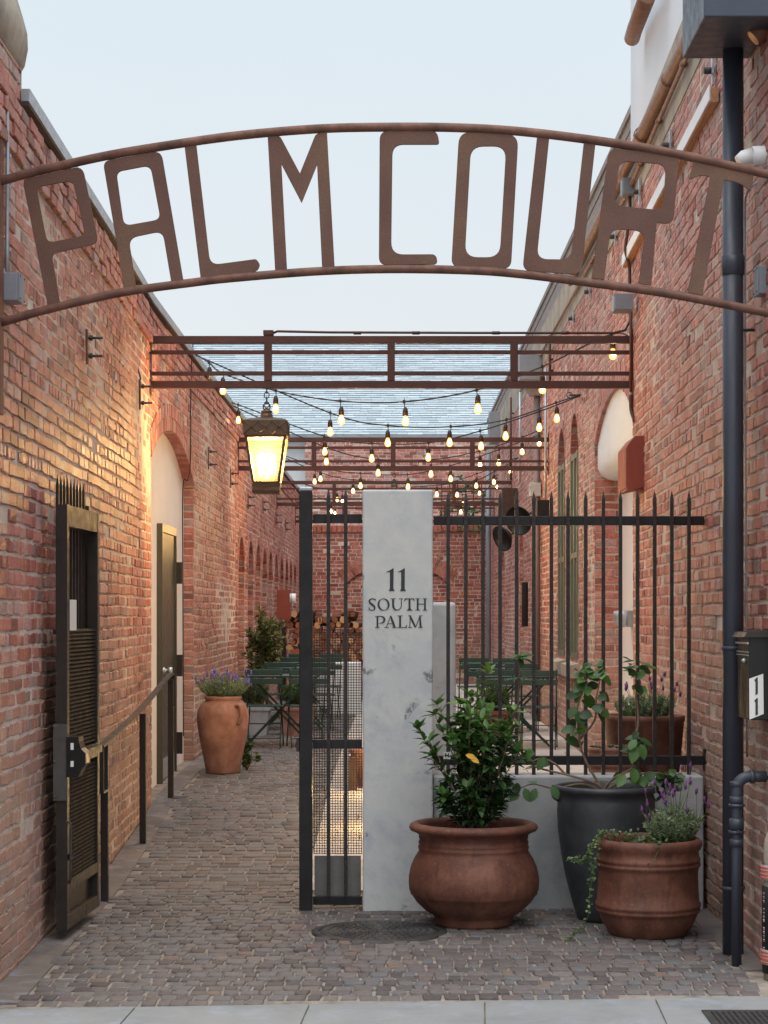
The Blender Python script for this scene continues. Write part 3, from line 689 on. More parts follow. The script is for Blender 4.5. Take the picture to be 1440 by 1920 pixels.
# manhole
mhE = empty('manhole_cover', (MHX, MHY, 0), 'round dark cast iron manhole cover set in the cobbles before the pillar', 'manhole')
mb = MB(); mb.lathe([(MHR+.045, -.03), (MHR+.045, .006), (MHR+.01, .009), (MHR+.006, -.002)], (MHX, MHY, 0), 56); child(mb, 'rim', M_iron, mhE)
mb = MB(); mb.lathe([(MHR, -.02), (MHR, .004), (MHR-.02, .006), (0, .006)], (MHX, MHY, 0), 56)
rr = random.Random(8)
for r_ in [.03+.035*k for k in range(8)]:
    n = max(5, int(2*PI*r_/.036))
    for k in range(n):
        a = 2*PI*k/n+r_*7; c = Vector((MHX+r_*math.cos(a), MHY+r_*math.sin(a), .006)); s = .011; e = Vector((math.cos(a), math.sin(a), 0))*s; f = Vector((-math.sin(a), math.cos(a), 0))*s
        mb.hexa([c-e-f, c+e-f, c+e+f, c-e+f]+[p+Vector((0, 0, .005)) for p in (c-e*.8-f*.8, c+e*.8-f*.8, c+e*.8+f*.8, c-e*.8+f*.8)])
child(mb, 'cover', M_iron, mhE)

# ------------------------------------------------------------------ ENTRANCE SIGN
SY = 9.0
ES = empty('entrance_sign', (0, SY, 2.9), 'arched rusty steel sign spelling PALM COURT across the alley mouth', 'sign')
tp = [(-2, 341), (50, 326), (100, 314), (200, 292), (300, 275), (440, 255), (590, 242), (720, 238.5), (855, 239.5), (980, 247), (1127, 265), (1260, 287), (1440, 327), (1492, 341)]
bt = [(-2, 606), (90, 580), (225, 549), (360, 530), (440, 521), (590, 509), (730, 504.5), (880, 507), (980, 514.5), (1127, 533), (1260, 552), (1440, 587), (1492, 600)]
mb = MB(); mb.tube(smooth_path([at(x, y, SY) for x, y in tp]), .0205, 14); 
for px in (1023, 590, 205): 
    i = min(range(len(tp)), key=lambda k: abs(tp[k][0]-px))
child(mb, 'top_tube', M_tube, ES)
mb = MB(); mb.tube(smooth_path([at(x, y, SY) for x, y in bt]), .0195, 14); child(mb, 'bottom_tube', M_tube, ES)
mb = MB()
for s in (-1, 1):
    X = s*1.815
    mb.box((X-.012, SY-.04, 2.35 if s > 0 else 2.6), (X+.012, SY+.04, 3.95))
child_each(mb, 'wall_bracket', M_rust, ES)
def rounded(pts):
    out = []; n = len(pts)
    for i in range(n):
        x, y, r = pts[i]; p = Vector((x, y)); a = Vector(pts[i-1][:2]); b = Vector(pts[(i+1) % n][:2])
        if r <= 0: out.append(p); continue
        u = (a-p); v = (b-p); r = min(r, u.length*.48, v.length*.48); u.normalize(); v.normalize()
        s = p+u*r; e = p+v*r
        for k in range(7):
            t = k/6; out.append(s*(1-t)**2+p*2*t*(1-t)*1+e*t*t)
    return out
def plate(outlines, ox, oy, sc_, Y, th, name, m_, root, parent_part=None):
    cu = bpy.data.curves.new(name, 'CURVE'); cu.dimensions = '2D'; cu.fill_mode = 'BOTH'; cu.extrude = th/2; cu.bevel_depth = .0015 if th > .005 else 0
    for pts in outlines:
        q = rounded(pts); sp = cu.splines.new('POLY'); sp.points.add(len(q)-1); sp.use_cyclic_u = True
        for k, p in enumerate(q):
            w = at(ox+p.x/sc_, oy+p.y/sc_, Y); sp.points[k].co = (w.x, w.z, 0, 1)
    o = bpy.data.objects.new(name, cu); COL.objects.link(o)
    dg = bpy.context.evaluated_depsgraph_get(); me = bpy.data.meshes.new_from_object(o.evaluated_get(dg))
    COL.objects.unlink(o); bpy.data.objects.remove(o)
    me.transform(Matrix(((1, 0, 0, 0), (0, 0, -1, 0), (0, 1, 0, 0), (0, 0, 0, 1)))); me.transform(Matrix.Translation((0, Y, 0)))
    me.transform(Matrix.Translation(-Vector(root.location))); me.name = name
    me.materials.clear(); me.materials.append(m_)
    for p in me.polygons: p.material_index = 0
    n = bpy.data.objects.new(name, me); COL.objects.link(n); n.parent = parent_part or root; return n
LET = [((0, 220, 4), [[(172, 470, 50), (618, 370, 62), (738, 945, 62), (385, 1022, 50), (449, 1400, 0), (362, 1418, 0)], [(270, 522, 62), (550, 472, 62), (642, 888, 60), (352, 946, 60)]]),
       ((0, 220, 4), [[(775, 332, 55), (1208, 255, 62), (1372, 1218, 0), (1287, 1235, 0), (1222, 850, 72), (962, 905, 72), (1022, 1280, 0), (937, 1295, 0)], [(870, 408, 50), (1130, 358, 62), (1207, 768, 55), (928, 818, 62)]]),
       ((340, 220, 4), [[(26, 210, 0), (110, 200, 0), (215, 1112, 78), (560, 1066, 14), (590, 1105, 20), (572, 1145, 14), (540, 1160, 0), (148, 1208, 0)]]),
       ((340, 220, 4), [[(650, 140, 0), (740, 145, 20), (890, 427, 0), (1010, 128, 25), (1090, 110, 0), (1147, 1118, 0), (1058, 1125, 0), (1020, 346, 0), (902, 637, 0), (748, 343, 0), (790, 1140, 0), (706, 1148, 0)]]),
       ((680, 220, 4), [[(130, 104, 70), (556, 104, 50), (574, 203, 22), (222, 203, 85), (212, 1032, 95), (548, 1030, 34), (562, 1102, 34), (124, 1106, 60)]]),
       ((680, 220, 4), [[(725, 112, 90), (1166, 132, 95), (1110, 1134, 62), (667, 1116, 58)], [(810, 217, 95), (1079, 215, 100), (1030, 1053, 100), (764, 1052, 98)]]),
       ((960, 220, 3), [[(143, 106, 0), (208, 112, 0), (137, 800, 64), (332, 802, 64), (406, 138, 0), (468, 142, 0), (388, 884, 48), (60, 862, 52)]]),
       ((960, 220, 3), [[(547, 176, 52), (940, 214, 50), (904, 600, 45), (812, 592, 8), (781, 945, 0), (714, 935, 0), (748, 638, 62), (552, 625, 62), (517, 912, 0), (450, 905, 0)], [(602, 245, 58), (868, 262, 62), (850, 527, 52), (573, 498, 52)]]),
       ((960, 220, 3), [[(1022, 240, 0), (1358, 322, 0), (1342, 412, 0), (1280, 368, 30), (1190, 350, 8), (1068, 1000, 0), (990, 985, 0), (1117, 332, 10), (1060, 325, 20), (998, 348, 0)]])]
for (ox, oy, s), outl in LET: plate(outl, ox, oy, s, SY, .010, 'letter', M_plate, ES)

# ------------------------------------------------------------------ PILLAR + LOW WALL + SECOND PILLAR
PYf = 11.24
PI_ = empty('pillar', (0, 11.4, 0), 'tall pale limewashed pillar painted 11 SOUTH PALM, between gate panel and fence', 'pillar')
a = at(680, 0, PYf).x; b = at(812, 0, PYf).x
bm = bmesh.new(); bmesh.ops.create_cube(bm, size=1)
for v in bm.verts: v.co = Vector((a+(v.co.x+.5)*(b-a), PYf+(v.co.y+.5)*.38, -.02+(v.co.z+.5)*(2.40+.02)))
bmesh.ops.bevel(bm, geom=bm.edges[:], offset=.012, segments=3, profile=.5, affect='EDGES')
bmesh.ops.subdivide_edges(bm, edges=[e for e in bm.edges if e.calc_length() > .3], cuts=24, use_grid_fill=True)
for v in bm.verts:
    q = noise.noise(v.co*3)*.004+noise.noise(v.co*11)*.002; v.co.x += q; v.co.y += q*.5 if v.co.z > 9 else 0
mb = MB(); mb.addbm(bm, sm=False); bm.free(); child(mb, 'shaft', M_pillar, PI_)
ZS = 9.0; TX, TY = 670, 1040; cnt = [0]
tm = MB()
def tplate(pts):
    cnt[0] += 1; d = .003+.00025*(cnt[0] % 9); P = [at(TX+x/ZS, TY+y/ZS, PYf) for x, y in pts]
    fr = [(p.x, PYf-d, p.z) for p in P]; tm.poly(fr)
def tstroke(pts):
    pts = [(*p,) for p in pts]; C = smooth_path([(p[0], p[1], p[2]) for p in pts], 5); L_ = []; R_ = []
    for i, p in enumerate(C):
        d = (C[min(i+1, len(C)-1)]-C[max(i-1, 0)]); d.z = 0; d.normalize(); n_ = Vector((-d.y, d.x, 0))*p.z/2
        q = Vector((p.x, p.y, 0)); L_.append(q+n_); R_.append(q-n_)
    cnt[0] += 1; dd = .003+.00025*(cnt[0] % 9)
    for i in range(len(C)-1):
        P = [at(TX+v.x/ZS, TY+v.y/ZS, PYf) for v in (L_[i], L_[i+1], R_[i+1], R_[i])]; tm.poly([(p.x, PYf-dd, p.z) for p in P])
def R4(x0, y0, x1, y1): tplate([(x0, y0), (x1, y0), (x1, y1), (x0, y1)])
for dx in (0, 190): tplate([(487+dx, 290), (530+dx, 275), (603+dx, 228), (612+dx, 228), (608+dx, 575), (628+dx, 604), (628+dx, 613), (532+dx, 613), (532+dx, 604), (549+dx, 575), (550+dx, 298), (540+dx, 292), (487+dx, 297)])
tstroke([(306, 775, 10), (290, 754, 16), (250, 745, 16), (212, 762, 22), (204, 792, 28), (225, 822, 34), (262, 850, 36), (290, 882, 30), (290, 912, 24), (268, 933, 16), (232, 936, 16), (206, 918, 14), (197, 888, 8)])
tplate([(298, 742), (306, 742), (312, 785), (300, 772)]); tplate([(192, 885), (200, 880), (212, 925), (196, 938)])
K = 28
for k in range(K):
    t0, t1 = 2*PI*k/K, 2*PI*(k+1)/K
    tplate([(443+102*math.cos(t0), 841+103*math.sin(t0)), (443+102*math.cos(t1), 841+103*math.sin(t1)), (443+70*math.cos(t1-.12), 841+92*math.sin(t1)), (443+70*math.cos(t0-.12), 841+92*math.sin(t0))])
tstroke([(604, 742, 32), (604, 800, 32), (606, 860, 32), (618, 903, 30), (645, 928, 20), (680, 932, 15), (716, 915, 14), (738, 882, 13), (743, 840, 13), (743, 742, 13)]); R4(558, 739, 646, 749); R4(700, 739, 776, 749)
R4(864, 745, 897, 935); R4(798, 738, 960, 752); tplate([(806, 738), (789, 785), (797, 785), (826, 752)]); tplate([(952, 738), (968, 780), (960, 780), (930, 752)]); R4(830, 931, 936, 942); tplate([(846, 931), (864, 905), (897, 905), (918, 931)])
for x0 in (1003, 1126): R4(x0, 742, x0+30, 936); R4(x0-25, 738, x0+56, 748); R4(x0-25, 930, x0+58, 941)
R4(1030, 827, 1130, 841)
R4(325, 1040, 354, 1230); R4(300, 1036, 360, 1047); R4(298, 1223, 380, 1234); tstroke([(350, 1043, 13), (405, 1044, 16), (445, 1062, 28), (456, 1096, 34), (442, 1134, 26), (405, 1154, 14), (362, 1154, 7)])
tstroke([(564, 1036, 12), (525, 1130, 12), (487, 1230, 12)]); tstroke([(560, 1030, 22), (592, 1120, 36), (630, 1230, 36)]); R4(520, 1160, 600, 1171); R4(455, 1223, 535, 1234); R4(585, 1223, 664, 1234)
R4(705, 1033, 738, 1230); R4(674, 1027, 770, 1038); R4(676, 1222, 832, 1234); tplate([(838, 1178), (834, 1234), (805, 1222)])
tstroke([(893, 1034, 13), (888, 1130, 13), (884, 1230, 13)]); tstroke([(888, 1028, 26), (930, 1120, 34), (982, 1226, 26)]); tstroke([(984, 1222, 12), (1020, 1130, 12), (1056, 1032, 12)]); tstroke([(1056, 1030, 24), (1062, 1130, 32), (1070, 1230, 34)])
R4(856, 1025, 905, 1036); R4(1042, 1025, 1098, 1036); R4(856, 1223, 922, 1234); R4(1030, 1223, 1100, 1234)
child(tm, 'lettering', M_ink, PI_)

LW = empty('low_wall', (1, 11.4, 0), 'low grey rendered wall under the picket fence, behind the big pots', 'wall')
mb = MB(); mb.bbox((b+.002, 11.30, -.02), (1.755, 11.56, .764), .012); child(mb, 'wall_body', M_lowwall, LW)
mb = MB(); mb.bbox((.02, 12.3, -.02), (.365, 12.65, 1.765), .02); tag(mb.build('pillar', M_pillar), 'shorter pale pillar half hidden behind the tall lettered one', 'pillar')
mb = MB(); mb.bbox((1.12, 11.62, -.02), (1.765, 12.75, .60), .015); tag(mb.build('planter_ledge', M_lowwall), 'low concrete ledge carrying the planters behind the fence by the right wall', 'ledge')

# ------------------------------------------------------------------ FENCE
FE = empty('picket_fence', (1, 11.4, .8), 'black steel picket fence standing over the low wall right of the pillar', 'fence')
FY = 11.42
def pz(py, Y=FY): return EYE+(VY-py)*Y/F
def pxx(px, Y=FY): return (px-VX)*Y/F
for a_, b_ in ((968, 985), (1417, 1434)):
    mb = MB(); mb.bbox((pxx(813), FY-.02, pz(b_)), (pxx(1320), FY+.02, pz(a_)), .003); child(mb, 'rail', M_black, FE)
def picket(mb, px, y0_, y1_, spike=True):
    X = pxx(px); w = .0105; z0_ = pz(y0_); z1_ = pz(y1_)
    yo = FY-.033
    mb.box((X-w, yo-w, z0_), (X+w, yo+w, z1_-.05)); 
    i = [mb.vert(p) for p in ((X-w, yo-w, z1_-.05), (X+w, yo-w, z1_-.05), (X+w, yo+w, z1_-.05), (X-w, yo+w, z1_-.05), (X, yo, z1_))]
    for q in ((0, 1, 4), (1, 2, 4), (2, 3, 4), (3, 0, 4)): mb.face([i[k] for k in q])
for px in (840, 873, 905, 937, 968, 1000, 1033, 1064, 1097, 1130, 1162, 1194, 1226, 1258, 1290):
    mb = MB(); picket(mb, px, 1452, 920); child(mb, 'picket', M_flake, FE)
mb = MB(); mb.box((pxx(1319)+.001, FY-.035, pz(1445)), (pxx(1319)+.01, FY+.035, pz(1405))); child(mb, 'end_plate', M_black, FE)
mb = MB(); mb.bar(at(836, 1416, 11.38), at(842, 1422, 11.38), .02, .03); c0 = at(838, 1416, 11.37)
mb = MB(); mb.box((c0.x-.02, c0.y-.004, c0.z-.022), (c0.x+.02, c0.y, c0.z+.018)); tg = child(mb, 'tag', M_sticker, FE)
mb = MB()
for bx in ((-.012, -.012, -.004, .012), (-.004, -.003, .006, .003), (.006, -.012, .012, .012)): mb.box((c0.x+bx[0], c0.y-.005, c0.z+bx[1]), (c0.x+bx[2], c0.y-.0042, c0.z+bx[3]))
sub(mb, 'tag_mark', M_ink, tg, FE)

# ------------------------------------------------------------------ FIXED GATE PANEL + POST
FY = 11.36
GP = empty('gate_post', (pxx(575), 11.3, 0), 'thick black square steel post at the edge of the walkway', 'post')
mb = MB(); mb.bbox((pxx(563.5), 11.26, -.02), (pxx(587.5), 11.335, pz(924)), .004); child(mb, 'shaft', M_black, GP)
mb = MB(); mb.bbox((pxx(563), 11.255, pz(923.5)), (pxx(588), 11.34, pz(916)), .006); child(mb, 'cap', M_galv, GP)
mb = MB(); mb.box((pxx(558), 11.27, pz(1406)), (pxx(563), 11.32, pz(1380))); mb.box((pxx(556), 11.28, pz(1398)), (pxx(558), 11.31, pz(1388))); child(mb, 'latch', M_iron, GP)
GS = empty('mesh_gate', (pxx(634), 11.36, 0), 'fixed black gate panel of mesh and bars between the post and the pillar', 'gate')
for a_, b_ in ((965, 982), (1385, 1402), (1677, 1693)):
    mb = MB(); mb.bbox((pxx(588), FY-.02, pz(b_)), (pxx(679), FY+.02, pz(a_)), .003); child(mb, 'rail', M_black, GS)
for px in (617, 649): mb = MB(); picket(mb, px, 1677, 916); child(mb, 'picket', M_flake, GS)
mb = MB(); x = pxx(589); Yb = FY+.024
while x < pxx(679): mb.box((x, Yb, pz(1600)), (x+.0038, Yb+.003, pz(1180))); x += .0152
z = pz(1600)
while z < pz(1180): mb.box((pxx(588), Yb+.0032, z), (pxx(679), Yb+.0062, z+.0038)); z += .0152
child(mb, 'wire_mesh', M_bronze, GS)
mb = MB(); mb.box((pxx(590), Yb, pz(1677)), (pxx(677), Yb+.004, pz(1603))); child(mb, 'kick_plate', simple('grey_sheet', lin(118, 115, 112), .6, .1, .2, 9, .1, .001, 60), GS)

# ------------------------------------------------------------------ OPEN GATE LEAF ON THE LEFT
A0 = Vector((-1.700, 10.16, 0)); A1 = Vector((-1.666, 11.04, 0))
GL = empty('gate', (A0.x, A0.y, 0), 'open bronze steel gate leaf with louvres and spikes, folded back by the left wall', 'gate')
U = (A1-A0).normalized(); W = (A1-A0).length; Nn = Vector((U.y, -U.x, 0))
if Nn.x < 0: Nn = -Nn
def gbox(mb, u0, u1, n0, n1, z0_, z1_):
    c = [A0+U*u+Nn*n_+Vector((0, 0, z)) for z in (z0_, z1_) for u, n_ in ((u0, n0), (u1, n0), (u1, n1), (u0, n1))]
    mb.hexa(c)
T = .057; zb_, zt_ = .06, 2.255
mb = MB(); gbox(mb, 0, .055, -T, 0, zb_, zt_); gbox(mb, W-.055, W, -T, 0, zb_, zt_-.002); gbox(mb, .056, W-.056, -T+.001, -.001, zt_-.11, zt_-.001); gbox(mb, .056, W-.056, -T+.001, -.001, zb_, zb_+.065)
gbox(mb, .056, W-.056, -T+.001, -.001, .255, .31); gbox(mb, .056, W-.056, -T+.001, -.001, .90, .975)
child(mb, 'frame', M_bronze, GL)
mb = MB(); z = .315
while z < 1.60:
    if not (.875 < z < .975):
        c = [A0+U*u+Nn*n_+Vector((0, 0, z+dz)) for u in (.056, W-.056) for n_, dz in ((-.012, 0), (-.010, .003), (-.018, .016), (-.021, .014))]
        mb.hexa([c[0], c[1], c[5], c[4], c[3], c[2], c[6], c[7]])
    z += .021
gbox(mb, .05, W-.05, -.052, -.045, .31, 1.6)
child(mb, 'louvres', M_louvre, GL)
mb = MB(); gbox(mb, .056, W-.056, -.050, -.042, .125, .255); child(mb, 'bottom_panel', M_bronze, GL)
for k in range(9):
    u = .10+k*(W-.2)/8; mb = MB(); gbox(mb, u-.008, u+.008, -T-.022, -T-.006, 1.60, 2.36)
    q = [A0+U*uu+Nn*nn+Vector((0, 0, 2.36)) for uu, nn in ((u-.008, -T-.022), (u+.008, -T-.022), (u+.008, -T-.006), (u-.008, -T-.006))]; tip = A0+U*u+Nn*(-T-.014)+Vector((0, 0, 2.42))
    for i in range(4): mb.poly([q[i], q[(i+1) % 4], tip])
    child(mb, 'spike', M_bronze, GL)
mb = MB(); gbox(mb, .06, W-.06, -T-.03, -T-.005, 1.585, 1.61); child(mb, 'bar_rail', M_bronze, GL)
mb = MB(); gbox(mb, .06, .22, .001, .004, 1.605, 1.765); child(mb, 'sticker', M_sticker, GL)
mb = MB(); gbox(mb, -.012, -.001, -.070, .004, .73, 1.125); 
for z in (.75, .93, 1.11): mb.lathe([(0, 0), (.008, 0), (.006, .005), (0, .006)], A0-U*.012+Nn*(-.065)+Vector((0, 0, z)), 8, axis=tuple(-U))
child(mb, 'strike_plate', M_steelplate, GL)
mb = MB()   # panic-bar end housing: profile swept across the leaf, seen end-on
pr = [(-.03, -.12), (.03, -.12), (.05, -.07), (.07, -.04), (.07, .02), (.045, .05), (.035, .09), (.033, .12), (-.03, .12)]
pts0 = [A0+U*.0+Nn*(.0+n_+.03)+Vector((0, 0, .955+z*.86)) for n_, z in pr]; pts1 = [p+U*.10 for p in pts0]
pts0 = [p-U*.02 for p in pts0]
mb.poly(pts0); mb.poly(pts1[::-1])
for i in range(len(pr)): j_ = (i+1) % len(pr); mb.poly([pts0[i], pts0[j_], pts1[j_], pts1[i]])
lk = child(mb, 'lock_housing', M_mail, GL)
mb = MB()
for z, h in ((1.01, .035), (.92, .03)): 
    c = A0-U*.0215+Nn*.03+Vector((0, 0, z)); mb.poly([c+Nn*(-.008)-Vector((0, 0, h/2)), c+Nn*.008-Vector((0, 0, h/2)), c+Nn*.008+Vector((0, 0, h/2)), c+Nn*(-.008)+Vector((0, 0, h/2))])
sub_each(mb, 'label', M_white, lk, GL)
mb = MB(); gbox(mb, .10, W-.05, .001, .025, .925, .965); child(mb, 'push_bar', M_bronze, GL)
mb = MB(); mb.tube([A0+U*.03+Nn*.004+Vector((0, 0, .30)), A0+U*.03+Nn*.012+Vector((0, 0, .32)), A0+U*.03+Nn*.012+Vector((0, 0, .60)), A0+U*.03+Nn*.004+Vector((0, 0, .62))], .006, 8); mb.lathe([(.012, 0), (.012, .03)], A0+U*.03+Nn*.012+Vector((0, 0, .42)), 8); child(mb, 'drop_bolt', M_iron, GL)
# hinge post tight to the wall
mb = MB(); mb.bbox((-1.80, 11.10, -.02), (-1.735, 11.17, 2.3), .004); tag(mb.build('gate_post', M_bronze), 'slim bronze post at the far end of the open louvred gate', 'post')

# ------------------------------------------------------------------ HANDRAIL
HR = empty('handrail', (-1.76, 11.6, 0), 'flat bronze steel handrail climbing the ramp along the left wall', 'handrail')
hp = [(-1.72, 11.6, .936), (-1.80, 13.96, 1.0), (-1.86, 16.2, 1.17)]
for X, Y, Z in hp:
    mb = MB(); mb.bbox((X-.022, Y-.022, g(Y)-.02), (X+.022, Y+.022, Z-.012), .002); child(mb, 'post', M_bronze, HR)
mb = MB()
def flat(mb, a, b, w=.045, h=.012): mb.bar(a, b, w, h)
P_ = [Vector((-1.715, 11.38, .93)), Vector((-1.72, 11.6, .935)), Vector((-1.79, 13.8, 1.035)), Vector((-1.852, 15.95, 1.19)), Vector((-1.865, 16.35, 1.195))]
P_ = smooth_path(P_, 5)
for i, (a, b) in enumerate(zip(P_, P_[1:])): flat(mb, a, b+(b-a)*.02)
for e, s in ((P_[0], 1), (P_[-1], -1)):
    mb.bar(e-Vector((0, 0, 0)), e-Vector((0, 0, .27)), .045, .012); mb.bar(e-Vector((0, 0, .27)), e-Vector((0, -.16*s, .27)), .045, .012)
child(mb, 'rail', M_bronze, HR)

# ------------------------------------------------------------------ BEAMS
def xL(Y): return wL(Y)
beams = [(15.8, 'rusty red frame beam nearest the camera, carrying the lantern'), (24.75, 'second rusty frame beam, behind the lantern'), (32.7, 'third rusty frame beam, deeper in the alley'), (38.6, 'farthest rusty frame beam close to the back wall')]
for bi, (Y, lab) in enumerate(beams):
    x0, x1 = wL(Y), wR(Y); B = empty('overhead_beam', (0, Y, 3.5), lab, 'beam', 'rusty frame beams across the alley')
    for za, zb, e in ((3.862, 3.919, 0), (3.776, 3.805, .006), (3.606, 3.635, .006), (3.503, 3.560, 0)):
        mb = MB(); mb.bbox((x0+.012, Y-.03+e, za), (x1-.012, Y+.03-e, zb), .002); child(mb, 'rail', M_beam, B)
    W_ = x1-x0; uf = [.2445, .4995, .754]
    for f_ in uf: mb = MB(); mb.bbox((x0+W_*f_-.030, Y-.033, 3.561), (x0+W_*f_+.030, Y+.033, 3.861), .002); child(mb, 'upright', M_beam, B)
    for X in (x0+.001, x1-.011): mb = MB(); mb.box((X, Y-.05, 3.45), (X+.01, Y+.05, 3.975)); child(mb, 'end_plate', M_beam, B)
# conduit and box on the first beam
CB = empty('conduit', (0, 15.8, 3.93), 'rust painted conduit running along the top of the nearest beam and up the right wall', 'conduit')
Y = 15.8; mb = MB()
pts = [at(513, 627, Y), at(520, 624, Y), at(620, 626, Y), at(900, 627, Y), at(1150, 627, Y), at(1172, 622, Y), at(1181, 605, Y), at(1182, 580, Y)]
mb.tube([p+Vector((0, 0, .012)) for p in pts], .010, 8)
for px in (670, 780, 930, 1060): c = at(px, 627, Y)+Vector((0, 0, .012)); mb.tube([c-Vector((.03, 0, 0)), c+Vector((.03, 0, 0))], .014, 8)
child(mb, 'pipe', M_beam, CB)
mb = MB(); mb.bbox(tuple(at(494, 629, Y)-Vector((0, .04, 0))), tuple(at(513, 620, Y)+Vector((0, .04, 0))), .003); child(mb, 'box', M_beam, CB)
WC = empty('conduit', (1.86, 15.75, 3), 'wavy brown pipe dropping between the grey boxes on the right wall', 'conduit')
mb = MB(); Y = 15.7
pl = [(1181, 362), (1181, 400), (1176, 440), (1173, 470), (1180, 500), (1181, 548)]
mb.tube(smooth_path([at(x, y, Y) for x, y in pl]), .013, 8)
mb.tube([at(1183, 580, Y), at(1183, 735, Y)], .013, 8)
mb.tube(smooth_path([at(1183, 740, Y), at(1183, 755, Y), at(1184, 770, Y), at(1190, 790, Y-.05)]), .016, 8)
child(mb, 'pipe', M_beam, WC)
def gbx(name, p0, p1, Y, d, lab, m_=M_grey, cat='electrical box', fins=True):
    """wall box: front face spans the two pixels at depth Y, d deep along the wall, with lid and screws"""
    a = at(*p0, Y); b = at(*p1, Y); E = empty(name, (a.x, Y, min(a.z, b.z)), lab, cat)
    mb = MB(); mb.bbox((a.x, Y, a.z), (b.x, Y+d, b.z), .004); child(mb, 'casing', m_, E)
    x0, x1 = sorted((a.x, b.x)); z0_, z1_ = sorted((a.z, b.z))
    lx = x0 if (a.x+b.x) > 0 else x1; s = -1 if (a.x+b.x) > 0 else 1
    mb = MB(); mb.bbox((lx, Y+.008, z0_-.004), (lx+s*.008, Y+d-.008, z1_+.004), .002); child(mb, 'cover', m_, E)
    mb = MB()
    for yy_ in (Y+.02, Y+d-.02):
        for zz in (z0_+.012, z1_-.012): mb.lathe([(0, 0), (.005, 0), (.004, .003), (0, .004)], (lx+s*.008, yy_, zz), 6, axis=(s, 0, 0))
    child_each(mb, 'screw', M_iron, E); return E
gbx('junction_box', (1169, 363), (1190, 333), 15.6, .16, 'small grey junction box behind the R of the sign')
gbx('junction_box', (1154, 580), (1188, 550), 15.3, .22, 'grey junction box with pale side just above the nearest beam')
gbx('junction_box', (2, 563), (33, 511), 9.05, .14, 'grey junction box on the left wall between the sign tubes')
gbx('junction_box', (1424, 550), (1445, 497), 9.5, .12, 'grey junction box at the right edge below the sign')

# ------------------------------------------------------------------ LANTERN
LY = 15.8; LX = at(500, 0, LY).x; q = LY/F
LN = empty('lantern', (LX, LY, 2.66), 'lit bronze hanging lantern with lattice band and yellow seeded glass', 'lantern')
def lz(py): return EYE+(VY-py)*q
mb = MB()
for k in range(4):
    c = Vector((LX, LY, lz(732+k*9))); pts = []
    for j_ in range(13):
        t = j_*2*PI/12; w = .02*math.cos(t); h = .026*math.sin(t)
        pts.append(c+(Vector((w, 0, h)) if k % 2 else Vector((0, w, h))))
    mb.tube(pts, .0045, 6)
pts = [Vector((LX+.028*math.cos(t*2*PI/14), LY, lz(763)+.03*math.sin(t*2*PI/14))) for t in range(15)]; mb.tube(pts, .006, 6)
child(mb, 'chain', M_iron, LN)
def frus(mb, z0_, h0, z1_, h1, m=0):
    mb.hexa([(LX-h0, LY-h0, z0_), (LX+h0, LY-h0, z0_), (LX+h0, LY+h0, z0_), (LX-h0, LY+h0, z0_), (LX-h1, LY-h1, z1_), (LX+h1, LY-h1, z1_), (LX+h1, LY+h1, z1_), (LX-h1, LY+h1, z1_)], m)
M_lant = simple('aged_bronze', lin(96, 80, 64), .5, .5, .25, 14, .2, .001, 70)
mb = MB(); mb.lathe([(.0, lz(765)-0), (.018, lz(766)), (.03, lz(769)), (.046, lz(771)), (.046, lz(773)), (.036, lz(775)), (.048, lz(777)), (.05, lz(781)), (.05, lz(784))], (LX, LY, 0), 4*6)
frus(mb, lz(789), 36*q, lz(783), 13*q); frus(mb, lz(791), 38.5*q, lz(789), 37.5*q); child(mb, 'roof', M_lant, LN)
mb = MB(); H0, H1 = 39*q, 39.5*q
zt, zb2 = lz(791)-.001, lz(818)
for s in (-1, 1):
    mb.box((LX-H0, LY+s*H0-.006, zb2), (LX+H0, LY+s*H0+.006, zt)); mb.box((LX+s*H0-.006, LY-H0+.007, zb2), (LX+s*H0+.006, LY+H0-.007, zt))
hh = zt-zb2
for face in range(4):
    for k in range(3):
        for s in (-1, 1):
            xa = -H0+2*H0*(k+(0 if s > 0 else 1))/3; xb = -H0+2*H0*(k+(1 if s > 0 else 0))/3
            for (p, q_) in (((xa, zb2+.004), (xb, zt-.004)),):
                if face == 0: aa, bb = (LX+p[0], LY-H0-.008, p[1]), (LX+q_[0], LY-H0-.008, q_[1])
                elif face == 1: aa, bb = (LX+p[0], LY+H0+.008, p[1]), (LX+q_[0], LY+H0+.008, q_[1])
                elif face == 2: aa, bb = (LX-H0-.008, LY+p[0], p[1]), (LX-H0-.008, LY+q_[0], q_[1])
                else: aa, bb = (LX+H0+.008, LY+p[0], p[1]), (LX+H0+.008, LY+q_[0], q_[1])
                mb.tube([aa, bb], .0035, 5)
        c = -H0+2*H0*(k+.5)/3; mb.lathe([(.009, 0), (.006, .006), (0, .008)], (LX+c, LY-H0-.008, (zt+zb2)/2), 8, axis=(0, -1, 0))
child(mb, 'lattice_band', M_lant, LN)
mb = MB(); za, zc = lz(822), lz(905); ha, hc = 36*q, 24*q; w = .013
frus(mb, lz(823), 37*q, lz(818.2), 40*q)
for sx in (-1, 1):
    for sy in (-1, 1):
        mb.bar((LX+sx*ha, LY+sy*ha, za), (LX+sx*hc, LY+sy*hc, zc), w*1.6, w*1.6)
frus(mb, lz(908), 24*q, lz(904), 25*q)
child(mb, 'cage', M_lant, LN)
